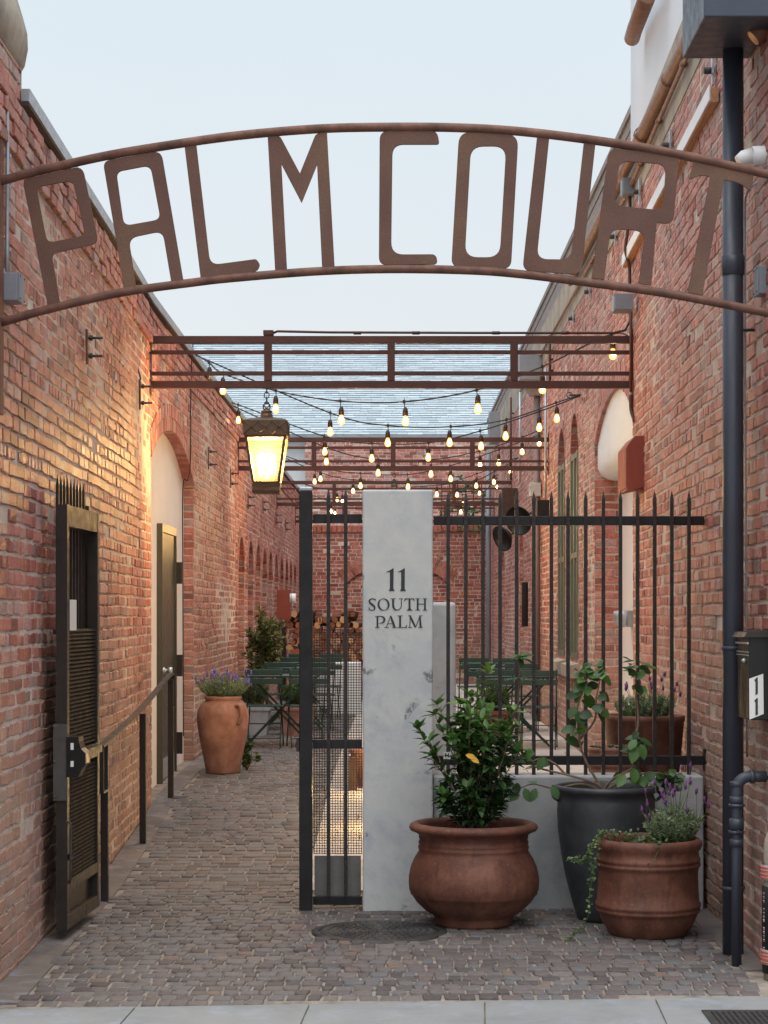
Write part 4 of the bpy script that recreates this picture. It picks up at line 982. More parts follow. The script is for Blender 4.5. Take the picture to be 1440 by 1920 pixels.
for sx, sy in ((0, -1), (0, 1), (-1, 0), (1, 0)):
    mb = MB(); g0, g1 = ha*.98, hc*.98
    if sy: mb.poly([(LX-g0, LY+sy*g0, za), (LX+g0, LY+sy*g0, za), (LX+g1, LY+sy*g1, zc), (LX-g1, LY+sy*g1, zc)])
    else: mb.poly([(LX+sx*g0, LY-g0, za), (LX+sx*g0, LY+g0, za), (LX+sx*g1, LY+g1, zc), (LX+sx*g1, LY-g1, zc)])
    child(mb, 'glass_pane', M_lglass, LN)
mb = MB(); frus(mb, lz(914), 25.5*q, lz(908.2), 26.5*q); frus(mb, lz(921), 25*q, lz(914.2), 25*q); frus(mb, lz(925.5), 25*q, lz(921.2), 26.5*q); child(mb, 'base', M_lant, LN)
for dx, dy in ((-.055, -.01), (.045, -.03), (.0, .055)):
    mb = MB(); mb.tube([(LX+dx, LY+dy, lz(903)), (LX+dx, LY+dy, lz(877))], .014, 12); mb.lathe([(.005, 0), (.03, .008), (.032, .012)], (LX+dx, LY+dy, lz(900)), 12)
    cd = child(mb, 'candle', M_sticker, LN)
    mb = MB(); mb.lathe([(.008, 0), (.016, .02), (.018, .04), (.011, .07), (0, .1)], (LX+dx, LY+dy, lz(877)), 12); sub(mb, 'flame_bulb', M_flame, cd, LN)
def point(name, loc, w, r=.03, col=(1, .62, .28)):
    l = bpy.data.lights.new(name, 'POINT'); l.energy = w; l.shadow_soft_size = r; l.color = col
    o = bpy.data.objects.new(name, l); COL.objects.link(o); o.location = loc; return o
point('lantern_light', (LX, LY, lz(862)), 185, .045, (1, .66, .28))
def copy_lantern(X, Y, lab):
    r = LN.copy(); COL.objects.link(r); r.location = (X, Y, LN.location.z); r['label'] = lab
    for ch in list(LN.children):
        c = ch.copy(); COL.objects.link(c); c.parent = r
        for g2 in ch.children: d = g2.copy(); COL.objects.link(d); d.parent = c
    point('lantern_light', (X, Y, lz(862)), 185, .045, (1, .66, .28))
copy_lantern(at(739, 0, 24.75).x, 24.75, 'farther bronze lantern on the second beam, hidden by the pillar top but for its chain')

# ------------------------------------------------------------------ STRING LIGHTS
wires = [  # left anchor (px,py,Y), right anchor (px,py,Y), bulbs
    ((363, 662, 19.2), (1192, 640, 15.9), [(393, 712, 0), (418, 732, 1), (517, 767, 1), (640, 788, 1), (760, 790, 1), (896, 767, 1), (1017, 729, 1), (1149, 665, 1)], 'nearest swag of bulbs, from the left eaves to the nearest beam'),
    ((363, 664, 19.2), (1090, 740, 20.4), [(619, 810, 1), (727, 830, 1), (843, 830, 1), (948, 818, 1), (1044, 785, 1)], 'second swag of bulbs, ending on the long hook in the right wall'),
    ((428, 756, 23.4), (1088, 742, 20.5), [(447, 788, 1), (609, 847, 1), (697, 860, 1), (803, 858, 1), (902, 837, 1), (1011, 802, 1)], 'third swag of bulbs, starting from the hook on the left wall'),
    ((430, 758, 23.6), (1030, 806, 25.5), [(612, 866, 1), (709, 887, 1), (808, 889, 1), (900, 872, 1), (979, 847, 1), (1011, 831, 1)], 'fourth swag of bulbs, at the height of the second beam'),
    ((500, 842, 30.2), (1030, 808, 25.6), [(601, 898, 1), (676, 911, 1), (765, 913, 1), (845, 898, 1), (935, 868, 1)], 'fifth swag of bulbs, just above the tall pillar'),
    ((500, 843, 30.3), (972, 858, 31.0), [(590, 903, 1), (662, 921, 1), (819, 927, 1), (893, 911, 1), (957, 884, 1)], 'sixth swag of bulbs, crossing low behind the pillar top'),
    ((545, 900, 37.0), (972, 858, 31.1), [(632, 937, 1), (857, 928, 1), (926, 904, 1)], 'seventh swag of bulbs, far back near the green vine'),
    ((545, 901, 37.1), (935, 890, 37.0), [(642, 939, 1), (868, 945, 1), (899, 925, 1)], 'eighth swag of bulbs, far back under the third beam'),
    ((552, 915, 39.0), (948, 895, 37.4), [(621, 959, 1), (628, 963, 1), (864, 960, 1), (932, 914, 1)], 'farthest swag of bulbs, close to the back wall')]
cable_len = .17
for wi, (A, B_, bulbs, lab) in enumerate(wires):
    a = at(*A); b = at(*B_); E = empty('string_lights', tuple(a), lab, 'string lights', 'swags of bulbs between the walls')
    nodes = [a]
    for px, py, on in bulbs:
        t = (px-A[0])/(B_[0]-A[0])
        for _ in range(4):      # distance along the span by true lateral position
            Y = A[2]+(B_[2]-A[2])*t; X = (px-VX)*Y/F; t = (X-a.x)/(b.x-a.x)
        c = at(px, py, Y); top = c+Vector((R.uniform(-.012, .012), 0, cable_len+R.uniform(-.01, .02))); nodes.append(top)
        mb = MB(); s0 = c+Vector((0, 0, .052))
        mb.tube([top, top+Vector((.003, 0, -.03)), s0+Vector((0, 0, .05))], .004, 5); mb.lathe([(0, .075), (.012, .072), (.018, .06), (.024, .04), (.025, .0), (.019, -.006)], s0, 10)
        mb.bar(top+Vector((-.012, 0, 0)), top+Vector((.012, 0, 0)), .018, .028); mb.tube([top, top+Vector((.002, 0, .035))], .003, 5)
        so = child(mb, 'lamp_socket', M_socket if on else M_wire, E)
        mb = MB(); mb.lathe([(.014, .048), (.018, .035), (.027, .012), (.031, -.008), (.027, -.027), (.015, -.039), (0, -.042)], c, 12)
        sub(mb, 'bulb', M_bulb if on else M_lglass, so, E)
        if on:
            mb = MB(); mb.lathe([(.0, .03), (.012, .02), (.014, -.014), (0, -.026)], c-Vector((0, .030, 0)), 8); sub(mb, 'filament', M_fil, so, E)
    nodes.append(b); mb = MB(); mb.tube(smooth_path(nodes, 5), .0075, 6); child(mb, 'cable', M_wire, E)
for p, q_, lab in ((PRw(20.45, at(0, 741, 20.45).z, 0), at(1068, 741, 20.45), 'black steel hook on the right wall holding two bulb strings'), (PLw(23.5, at(0, 757, 23.5).z, 0), at(432, 757, 23.5), 'black eye hook on the left wall below the eaves')):
    mb = MB(); mb.tube([p, q_], .011, 8); mb.tube([Vector(q_)+Vector((.03*math.cos(t*PI/4), 0, .03*math.sin(t*PI/4))) for t in range(9)], .006, 6)
    tag(mb.build('wall_hook', M_iron), lab, 'hook')
for (X, Y, Z, W_) in ((-.6, 18, 3.55, 14), (.7, 19, 3.6, 14), (-.2, 23, 3.5, 14), (1.2, 22.5, 3.6, 10), (0, 28, 3.5, 16), (-.8, 34, 3.5, 14), (.9, 33, 3.5, 16)): pass

# ------------------------------------------------------------------ DOWNPIPES, HEAD BOXES, SMALL THINGS ON WALLS
DP = empty('downpipe', (1.667, 9.8, 0), 'thick dark blue downpipe running the full height of the right wall', 'pipe')
mb = MB(); mb.tube([(1.667, 9.8, -.01), (1.667, 9.8, 4.49)], .052, 24)
for z in (3.42, 1.52, .33): mb.lathe([(.053, -.05 if z > 2 else -.01), (.058, -.045 if z > 2 else -.008), (.058, .045 if z > 2 else .008), (.053, .05 if z > 2 else .01)], (1.667, 9.8, z), 24)
child(mb, 'pipe', M_navy, DP)
mb = MB(); mb.bbox((1.438, 9.25, 4.49), (1.775, 9.95, 4.95), .006); mb.box((1.43, 9.24, 4.951), (1.775, 9.96, 4.99)); child(mb, 'rainwater_head', simple('head_paint', lin(64, 72, 86), .45, .2, .1, 5, .1, .001, 60), DP)
mb = MB()
for z in (1.505, 3.1): mb.tube([(1.667, 9.8, z), (1.775, 9.8, z)], .008, 6)
child_each(mb, 'bracket', M_iron, DP)
mb = MB(); c = Vector((1.66, 9.50, 0)); SP = empty('standpipe', (1.655, 9.50, 0), 'thinner dark blue pipe with elbow and couplings in front of the thick downpipe', 'pipe')
X0 = at(1381, 0, 9.5).x; zt2 = at(0, 1456, 9.5).z
arc = [Vector((X0, 9.5, -.01)), Vector((X0, 9.5, .5)), Vector((X0, 9.5, zt2-.07))]+[Vector((X0+.065-.065*math.cos(t*PI/12), 9.5, zt2-.065+.065*math.sin(t*PI/12))) for t in range(1, 7)]+[Vector((X0+.1, 9.5, zt2)), Vector((X0+.16, 9.5, zt2))]
mb.tube(arc, [.024 if p.z < .55 else .027 for p in arc], 18)
child(mb, 'pipe', M_navy, SP)
mb = MB()
for py, h, r in ((1470, .02, .032), (1500, .03, .034), (1510, .012, .04), (1545, .05, .036), (1560, .012, .040), (1580, .03, .034)): 
    z = at(0, py, 9.5).z; mb.lathe([(.025, -h/2-.004), (r, -h/2), (r, h/2), (.025, h/2+.004)], (X0, 9.5, z), 18)
mb.lathe([(.031, -.01), (.034, -.008), (.034, .008), (.031, .01)], (X0+.075, 9.5, zt2), 16, axis=(1, 0, 0)); mb.tube([(X0, 9.465, at(0, 1557, 9.5).z), (X0, 9.45, at(0, 1557, 9.5).z)], .008, 6)
child_each(mb, 'coupling', M_navy, SP)
# mailbox
MBX = empty('mailbox', (1.66, 9.35, .9), 'black wall mailbox with a white 1 1 number plate on its end', 'mailbox')
zA, zB = at(0, 1350, 9.35).z, at(0, 1190, 9.35).z
mb = MB(); mb.bbox((1.665, 9.35, zA), (1.775, 9.66, zB), .004); child(mb, 'body', M_mail, MBX)
mb = MB(); mb.hexa([(1.64, 9.33, zB-.012), (1.775, 9.33, zB-.012), (1.775, 9.68, zB-.012), (1.64, 9.68, zB-.012), (1.655, 9.33, zB+.012), (1.775, 9.33, zB+.02), (1.775, 9.68, zB+.02), (1.655, 9.68, zB+.012)])
ld = child(mb, 'lid', M_bronze, MBX)
mb = MB(); mb.box((1.655, 9.345, zB-.045), (1.664, 9.665, zB-.037)); mb.box((1.66, 9.345, zB-.085), (1.664, 9.665, zB-.081)); mb.box((1.66, 9.345, zB-.10), (1.664, 9.665, zB-.096)); child_each(mb, 'trim', M_galv, MBX)
mb = MB(); mb.lathe([(0, 0), (.012, 0), (.011, .012), (.006, .02), (0, .02)], (1.664, 9.42, zB-.125), 12, axis=(-1, 0, 0)); child(mb, 'lock', M_galv, MBX)
def mq(px, py): v = at(1340+px/6.86, 1160+py/6.86, 9.35); return (v.x, 9.348, v.z)
mb = MB(); mb.poly([mq(447, 1298), mq(630, 1225), mq(624, 708), mq(443, 772)]); pn = child(mb, 'number_plate', M_sticker, MBX)
mb = MB()
for dy in (0, 265): 
    P = [mq(507, 790+dy), mq(540, 755+dy), mq(553, 755+dy), mq(555, 965+dy), mq(523, 985+dy), mq(523, 815+dy)]; mb.poly([(p[0], 9.3465, p[2]) for p in P])
sub_each(mb, 'numeral', M_ink, pn, MBX)
# bollard pipe with reflective tape
BO = empty('bollard', (1.765, 9.14, 0), 'black pipe bollard with silver and orange tape bands at the right edge', 'bollard')
bx, by = 1.765, 9.14
mb = MB(); mb.tube([(bx, by, .03), (bx, by, .43)], .076, 24); child(mb, 'sleeve', M_mail, BO)
mb = MB(); mb.tube([(bx, by, .0), (bx, by, .60)]+[(bx+.08-.08*math.cos(t*.3), by, .60+.10*math.sin(t*.3)) for t in range(1, 6)], .068, 20); child(mb, 'grey_pipe', M_oldconc, BO)
M_or = simple('orange_tape', lin(214, 92, 56), .5, 0, .1, 9, 0)
for z in (.04, .43):
    mb = MB(); mb.lathe([(.0765, .03), (.080, .031), (.080, .099), (.0765, .10)], (bx, by, z), 24); bn = child(mb, 'silver_band', M_galv, BO)
    mb = MB()
    for k in range(4): mb.lathe([(.0802, 0), (.083, .001), (.083, .006), (.0802, .007)], (bx, by, z+.038+k*.016), 24)
    sub_each(mb, 'orange_stripe', M_or, bn, BO)
mb = MB(); rr = random.Random(4)
for k in range(16):
    a_ = PI+.35+.02*k/16; z = .4-k*.018; c = Vector((bx+.0775*math.cos(a_), by+.0775*math.sin(a_), z)); t_ = Vector((-math.sin(a_), math.cos(a_), 0))*.007
    if k % 5 == 3: continue
    h = Vector((0, 0, rr.uniform(.002, .006))); mb.poly([c-t_, c+t_, c+t_+h, c-t_+h]); c = c-Vector((0, 0, .006)); mb.poly([c-t_*.5, c+t_, c+t_+h*.5, c-t_*.5+h*.5])
child(mb, 'white_print', M_sticker, BO)
# white PVC elbow on the right wall, clay pipe stub, thin conduits
mb = MB(); c = at(1418, 295, 9.6)
mb.tube([at(1384, 303, 9.55), at(1394, 296, 9.55), at(1410, 292, 9.55)], [.028, .036, .04], 18); mb.tube([at(1410, 292, 9.55), at(1455, 291, 9.55)], .046, 18)
tag(mb.build('vent_elbow', M_white), 'white plastic pipe elbow sticking out at the right end of the sign', 'pipe')
mb = MB(); mb.tube([at(1412, 72, 9.5), at(1428, 58, 9.5), at(1470, 30, 9.5)], [.05, .048, .048], 18, cap=False); mb.tube([at(1412, 72, 9.5), at(1430, 57, 9.5)], .04, 18)
tag(mb.build('clay_pipe', M_copper), 'cracked brown clay pipe stub at the upper right corner', 'pipe')
mb = MB(); mb.tube(smooth_path([at(1440, 338, 9.75), at(1420, 342, 9.75), at(1402, 360, 9.8), at(1397, 385, 9.85), at(1397, 480, 9.85), at(1397, 700, 9.85), at(1399, 1100, 9.85), at(1401, 1420, 9.85)]), .006, 8)
tag(mb.build('conduit', M_galv), 'thin grey brown conduit beside the thick blue downpipe', 'conduit')
mb = MB(); mb.tube(smooth_path([at(0, 150, 9.1), at(8, 165, 9.1), at(13, 190, 9.1), at(14, 300, 9.1), at(13, 510, 9.1)]), .009, 8)
for py in (292, 350, 468): mb.box(tuple(at(4, py-4, 9.1)), tuple(at(21, py+4, 9.12)))
tag(mb.build('conduit', M_galv), 'grey conduit on the front left pier above the grey box', 'conduit')
mb = MB(); mb.tube([at(-10, 118, 9.3), at(14, 121, 9.3)], .016, 14); mb.lathe([(.016, 0), (.014, .01), (0, .012)], at(14, 121, 9.3), 14, axis=(1, 0, 0)); tag(mb.build('camera_tube', M_mail), 'short black tube poking out under the cornice at upper left', 'security camera')
mb = MB(); mb.tube([(1.79, 9.6, 5.24), (1.80, 12.3, 5.24), (1.815, 15.8, 5.24), (1.84, 21, 5.24)], .048, 16)
for y in (11.2, 13.1, 14.6): mb.lathe([(.049, -.03), (.056, -.028), (.056, .028), (.049, .03)], (1.803, y, 5.24), 16, axis=(0, 1, 0))
tag(mb.build('roof_pipe', M_copper), 'thick brown pipe along the top of the right brick wall', 'pipe')
mb = MB()
mb.tube([(wR(y)-.03, y, 5.09) for y in (9.6, 11.4, 15.8, 20, 30)], .016, 8)
for y in (10.8, 12.2, 13.6, 14.9, 17, 19): mb.lathe([(.017, -.02), (.024, -.018), (.024, .018), (.017, .02)], (wR(y)-.03, y, 5.09), 10, axis=(0, 1, 0))
tag(mb.build('conduit', M_copper), 'thin copper coloured conduit under the thick roof pipe on the right', 'conduit')
mb = MB(); mb.tube([at(1185, 72, 15), at(1190, 55, 14.8), at(1215, -10, 13.6)], .06, 14); tag(mb.build('roof_pipe', M_copper), 'short brown pipe on the left edge of the white stucco storey', 'pipe')
# red box, sconce
E = empty('metal_box', (1.74, 14.9, 2.6), 'rust red metal box on the right wall above the fence', 'box')
mb = MB(); X1 = wR(15); xa = 1.735; y0_, y1_ = 14.9, 15.5
zlo, zhi = 2.63, 3.04
pr = [(X1, zlo+.03), (xa+.03, zlo+.005), (xa, zlo), (xa, zhi-.075), (xa+.06, zhi), (X1, zhi)]
fr = [(x, y0_, z) for x, z in pr]; bk = [(x, y1_, z) for x, z in pr]; mb.poly(fr); mb.poly(bk[::-1])
for i in range(6): j_ = (i+1) % 6; mb.poly([fr[i], fr[j_], bk[j_], bk[i]])
child(mb, 'casing', M_redmetal, E)
mb = MB(); mb.box((xa-.006, y0_+.03, zlo+.02), (xa-.001, y1_-.03, zhi-.09)); child(mb, 'door', M_redmetal, E)
E = empty('wall_sconce', (2.05, 18, 1.6), 'grey half-moon wall sconce on the white plaster of the right recess', 'lamp')
Xs = wR(18)+.25
mb = MB(); mb.bbox((Xs-.06, 17.9, 1.58), (Xs-.001, 18.15, 1.73), .004); child(mb, 'back_box', M_grey, E)
mb = MB()
for k in range(9):
    pass
prof = [(0, -.08), (.04, -.07), (.07, -.045), (.085, -.01), (.09, .03), (.085, .07), (0, .075)]
mb.lathe(prof, (Xs-.09, 18.0, 1.655), 20); child(mb, 'shade', M_galv, E)
# far right wall equipment
def drum(px, py, Y, r, lab, ax):
    c = at(px, py, Y); E = empty('heater_dish', tuple(c), lab, 'heater'); mb = MB()
    mb.lathe([(0, .10), (.05, .10), (r*.5, .08), (r, -.02), (r*1.02, -.05), (r*.95, -.03), (r*.5, .05), (0, .07)], c, 28, axis=ax); child(mb, 'dish', M_mail, E)
    mb = MB(); mb.tube([c-Vector(ax).normalized()*-.1, Vector((wR(Y), Y+.1, c.z+.15))], .015, 8); child(mb, 'arm', M_iron, E)
drum(975, 975, 27, .20, 'black dish heater on the right wall, the upper one', (.5, .7, .25)); drum(945, 1008, 28.5, .19, 'black dish heater on the right wall, the lower one', (.75, .5, .35))
gbx('metal_box', (943, 972), (970, 915), 31, .3, 'dark brown metal box behind the upper dish heater', M_darkwood, 'box')
gbx('metal_box', (1009, 968), (1030, 937), 24.4, .2, 'small black box on the right wall beside the slit windows', M_mail, 'box')
gbx('metal_box', (995, 930), (1014, 905), 25.8, .25, 'pale grey meter box on the right wall above the black box', M_galv, 'box')
gbx('metal_box', (519, 1160), (542, 1106), 29.8, .3, 'tall red oxide metal cabinet on the left wall near the niches', M_redmetal, 'box')
E = empty('wall_vent', tuple(at(550, 1122, 30)), 'white round vent cap beside the red cabinet on the left wall', 'vent'); mb = MB(); c = at(541, 1122, 29.9); mb.tube([c, c+Vector((.11, 0, 0))], .075, 20); child(mb, 'cap', M_white, E); mb = MB(); mb.tube([c+Vector((.045, 0, 0)), c+Vector((.055, 0, 0))], .08, 20); child(mb, 'ring', M_galv, E)
D2 = empty('downpipe', (1.84, 26, 0), 'brown grey downpipe with a box head halfway down the right wall', 'pipe')
mb = MB(); mb.tube([(1.84, 26, .28), (1.84, 26, 4.7)], .045, 14); child(mb, 'pipe', simple('brown_grey_pipe', lin(120, 106, 106), .5, .1, .1, 5, 0), D2)
mb = MB(); mb.box((1.60, 25.8, 4.78), (1.89, 26.2, 5.15)); mb.hexa([(1.75, 25.92, 4.58), (1.89, 25.92, 4.58), (1.89, 26.08, 4.58), (1.75, 26.08, 4.58), (1.60, 25.8, 4.779), (1.89, 25.8, 4.779), (1.89, 26.2, 4.779), (1.60, 26.2, 4.779)]); child(mb, 'rainwater_head', M_grey, D2)
mb = MB(); mb.tube([(1.80, 39.0, .28), (1.80, 39.0, 4.9)], .05, 12); tag(mb.build('downpipe', M_grey), 'grey downpipe in the far right corner by the back wall', 'pipe')
for px, ya, yb, Y, lab in ((1023, 690, 985, 24.6, 'pale conduit beside the second beam end on the right wall'), (975, 735, 905, 28.2, 'thin white conduit between second and third beams on the right wall'), (958, 745, 900, 30.5, 'rusty thin conduit beside the white one on the right wall'), (1031, 628, 720, 24, 'rust brown conduit stub behind the nearest beam, right side')):
    mb = MB(); mb.tube([at(px, ya, Y), at(px, yb, Y)], .016, 8)
    for py in (ya+30, (ya+yb)/2, yb-25): mb.tube([at(px-2, py, Y), at(px+6, py, Y)], .014, 8)
    tag(mb.build('conduit', M_beam if 'rust' in lab else M_galv), lab, 'conduit')
gbx('metal_box', (919, 830), (938, 772), 33, .4, 'grey duct box on the roof edge of the right building', M_grey, 'box')
mb = MB(); mb.bar(at(984, 1175, 27.5), at(984, 1092, 27.5), .08, .2); mb.bar(at(984, 1175, 27.4), at(984, 1092, 27.4), .04, .1); tag(mb.build('speaker_column', M_mail), 'slim black column speaker on the far right wall', 'speaker')
mb = MB(); mb.tube(smooth_path([at(362, 640, 18.9), at(358, 720, 18.9), at(357, 860, 18.95), at(352, 900, 18.95), at(343, 915, 19.0), at(343, 1100, 19.1), at(344, 1380, 19.1)]), .006, 6); tag(mb.build('hanging_cable', M_wire), 'black cable hanging down the edge of the plastered left arch', 'cable')
mb = MB(); mb.tube(smooth_path([at(252, 600, 14.9), at(255, 670, 14.9), at(264, 712, 14.9)]), .006, 6); tag(mb.build('hanging_cable', M_wire), 'short black wire beside the left end of the nearest beam', 'cable')
# grid trellis with vine over the back wall
E = empty('wire_trellis', (1.4, 40.3, 3.4), 'rusty wire grid trellis with a green vine above the back wall', 'trellis')
mb = MB(); x0, x1 = at(828, 0, 40).x, at(933, 0, 40).x; zz0, zz1 = at(0, 996, 40).z, at(0, 903, 40).z
for k in range(8): X = x0+(x1-x0)*k/7; mb.box((X-.012, 40, zz0), (X+.012, 40.02, zz1))
for k in range(6): z = zz0+(zz1-zz0)*k/5; mb.box((x0, 40.021, z-.012), (x1, 40.04, z+.012))
child(mb, 'grid', M_rust, E)

# ------------------------------------------------------------------ PLANTS
def leaf(mb, base, d, nrm, L_, w, t, fold=.25, curl=.15, m=0):
    d = d.normalized(); s = d.cross(nrm)
    if s.length < 1e-4: s = d.orthogonal()
    s.normalize(); n_ = s.cross(d).normalized(); rows = [(0, .08), (.25, .8), (.55, 1), (.8, .65), (1, .02)]; A = []; 
    for f_, ww in rows:
        c = base+d*L_*f_-n_*L_*curl*f_*f_; h = n_*fold*w*ww*.5
        A.append((mb.vert(c-s*w*.5*ww+h, t), mb.vert(c, t), mb.vert(c+s*w*.5*ww+h, t)))
    for a, b in zip(A, A[1:]): mb.face([a[0], a[1], b[1], b[0]], m, True); mb.face([a[1], a[2], b[2], b[1]], m, True)
def rv(r=R): 
    v = Vector((r.gauss(0, 1), r.gauss(0, 1), r.gauss(0, 1))); return v.normalized()
# big-pot shrub
def lush_shrub(root_c, h, rad, nst, ll, lw, seed, root, yellow=True):
    rr = random.Random(seed); ms = MB(); ml = MB()
    def stem(p, d, length, r, depth):
        pts = [p]; q = p.copy(); dd = d.copy(); n = 7
        for i in range(n):
            dd = (dd+Vector((rr.uniform(-.13, .13), rr.uniform(-.13, .13), .07))).normalized(); q = q+dd*length/n; pts.append(q.copy())
            if i >= 0:
                for _ in range(3 if i < n-1 else 9):
                    o_ = rv(rr); o_ = (o_-dd*o_.dot(dd)*.6+dd*.5).normalized()
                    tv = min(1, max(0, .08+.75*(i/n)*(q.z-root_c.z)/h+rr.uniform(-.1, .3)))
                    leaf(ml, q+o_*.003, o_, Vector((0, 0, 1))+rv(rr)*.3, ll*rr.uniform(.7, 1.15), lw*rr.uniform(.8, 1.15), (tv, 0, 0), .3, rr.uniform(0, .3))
            if depth and i in (2, 4) : 
                o_ = rv(rr); stem(q, (dd+Vector((o_.x, o_.y, .1))*.75).normalized(), length*.5*rr.uniform(.7, 1.2), r*.6, depth-1)
        ms.tube(pts, [r*(1-.6*k/n) for k in range(n+1)], 6)
    for k in range(nst):
        a_ = 2*PI*k/nst+rr.uniform(-.3, .3); sp = rr.uniform(.08, 1)
        d = Vector((math.cos(a_)*sp*rad/h*1.0, math.sin(a_)*sp*rad/h*1.0, 1)).normalized()
        stem(root_c+Vector((math.cos(a_)*.05*sp, math.sin(a_)*.05*sp, 0)), d, h*(1-.30*sp)*rr.uniform(.75, 1.0), .006, 1)
    for k in range(9):
        a_ = 2*PI*k/9+rr.uniform(-.3, .3)
        stem(root_c+Vector((math.cos(a_)*.04, math.sin(a_)*.04, 0)), Vector((math.cos(a_)*.9, math.sin(a_)*.9, .9)).normalized(), h*.36*rr.uniform(.7, 1.1), .005, 1)
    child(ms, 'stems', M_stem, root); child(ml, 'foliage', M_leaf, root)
    if yellow:
        my = MB(); 
        for _ in range(2): leaf(my, at(873+_*8, 1415+_*4, 10.45), Vector((1-.5*_, -.2, -.3)), Vector((0, -1, .4)), .06, .03, (.5, 0, 0))
        child(my, 'yellow_leaf', M_yleaf, root)
PX, PYc = at(888, 0, 10.76).x, 10.76
PA = empty('plant_pot', (PX, PYc, 0), 'wide round-bellied brown terracotta pot right in front of the pillar', 'plant pot')
prof = [(0, .0), (.205, .0), (.215, .015), (.215, .045), (.222, .055), (.265, .08), (.312, .125), (.338, .165), (.346, .170), (.346, .182), (.352, .19), (.356, .23), (.354, .27), (.344, .315), (.325, .36), (.303, .395), (.296, .405), (.302, .415), (.302, .427), (.294, .432), (.300, .442), (.300, .455), (.292, .46), (.298, .472), (.299, .49), (.318, .505), (.344, .515), (.352, .530), (.346, .545), (.325, .556), (.31, .556), (.296, .548), (.288, .53), (.285, .50)]
mb = MB(); mb.lathe(prof, (PX, PYc, 0), 72, wob=.008); child(mb, 'body', M_terra, PA)
mb = MB(); mb.lathe([(.286, .495), (.2, .505), (0, .51)], (PX, PYc, 0), 32); child(mb, 'soil', M_soil, PA)
SH = empty('leafy_shrub', (PX, PYc, .51), 'dense dark green glossy shrub growing in the round-bellied pot', 'shrub')
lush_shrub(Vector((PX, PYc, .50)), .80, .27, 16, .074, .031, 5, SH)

CX, CYc = at(1137, 0, 10.93).x, 10.93
PBt = empty('plant_pot', (CX, CYc, 0), 'tall charcoal black pot tapering to its foot, behind the two terracotta pots', 'plant pot')
prof = [(0, 0), (.15, 0), (.165, .02), (.19, .1), (.222, .22), (.25, .36), (.268, .5), (.272, .60), (.27, .66), (.262, .70), (.285, .712), (.292, .728), (.286, .742), (.268, .745), (.255, .735), (.25, .70), (.245, .66)]
mb = MB(); mb.lathe(prof, (CX, CYc, 0), 64, wob=.006)
child(mb, 'body', M_char, PBt)
for s in (-1, 1):
    mb = MB(); pts = [(CX+s*(.268+.03*math.sin(t*PI/8)), CYc-.03, .72-.06*t/8) for t in range(9)]; mb.tube(pts, .009, 8); child(mb, 'handle', M_char, PBt)
mb = MB(); mb.lathe([(.25, .68), (.1, .685), (0, .685)], (CX, CYc, 0), 32); child(mb, 'soil', M_soil, PBt)
# sprawling broad-leaf plant: branches follow the photograph
SV = empty('camellia_plant', (CX, CYc, .69), 'sprawling bare-branched plant with round leaves in the charcoal pot', 'plant')
brs = [[(1135, 1485), (1115, 1468), (1060, 1452), (1010, 1440), (985, 1425), (962, 1400), (940, 1372), (920, 1345)],
       [(1130, 1480), (1105, 1440), (1090, 1405), (1085, 1370), (1082, 1330), (1095, 1290), (1098, 1262)],
       [(1088, 1385), (1115, 1350), (1118, 1310), (1125, 1275), (1130, 1250)],
       [(1132, 1482), (1150, 1460), (1185, 1440), (1183, 1415), (1195, 1395)],
       [(1132, 1484), (1160, 1468), (1200, 1452), (1240, 1450), (1262, 1462)],
       [(1185, 1400), (1196, 1360), (1195, 1320), (1192, 1280), (1193, 1250)],
       [(1128, 1482), (1090, 1470), (1040, 1478), (1000, 1470), (975, 1478)],
       [(1060, 1452), (1040, 1432), (1015, 1422), (990, 1432)],
       [(980, 1420), (972, 1330), (974, 1270), (975, 1232)]]
rr = random.Random(12); ms = MB(); ml = MB()
for bi, br in enumerate(brs):
    dy = rr.uniform(-.12, .12); n = len(br)
    pts = smooth_path([at(x, y, CYc+dy*min(1, k/2)-.1*(k/n)) for k, (x, y) in enumerate(br)], 5)
    ms.tube(pts, [.0075*(1-.65*k/len(pts)) for k in range(len(pts))], 7)
    dense = {1: 1.15, 2: 1.0, 5: .9, 4: 1.1, 3: 1.1, 0: .35, 6: .3, 7: .4, 8: .0}[bi]
    for k in range(int(len(pts)*.35), len(pts)):
        if bi in (0, 7, 6) and k < len(pts)*.6 and rr.random() < .7: continue
        for _ in range(1+(rr.random() < dense-1)):
            if rr.random() > dense*.8: continue
            d = rv(rr); d.z = d.z*.5-.1; tv = rr.uniform(.05, .8)
            leaf(ml, pts[k]+d.normalized()*.012, d, Vector((rr.uniform(-.6, .6), -1.1, .7)), rr.uniform(.07, .10), rr.uniform(.055, .072), (tv, 0, 0), .2, rr.uniform(0, .35))
    for _ in range({4: 22, 3: 9, 1: 9, 8: 15, 5: 14, 7: 5}.get(bi, 3)):
        d = rv(rr); d.z = d.z*.6+.1; leaf(ml, pts[-1]+rv(rr)*.035*(1 if bi != 8 else .2), d, Vector((0, -.6, .9)), rr.uniform(.06, .09), rr.uniform(.02 if bi in (8, 5) else .04, .03 if bi in (8, 5) else .055), (rr.uniform(.1, .75), 0, 0), .2, .2)
for px, py in ((1035, 1485), (1005, 1490), (983, 1490), (1020, 1432)): 
    d = Vector((rr.uniform(-.5, .5), -.2, -.8)); leaf(ml, at(px, py-12, CYc-.1), d, Vector((0, -1, .1)), .08, .05, (.5, 0, 0), .2, .2)
for (x, y) in ((974, 1272), (974, 1234)):
    for k in range(13):
        a_ = 2*PI*k/13; d = Vector((math.cos(a_), math.sin(a_)*.8, .25)); leaf(ml, at(x, y, CYc-.1), d, Vector((0, 0, 1)), .085 if y > 1250 else .05, .02, (rr.uniform(.2, .6), 0, 0), .2, .45)
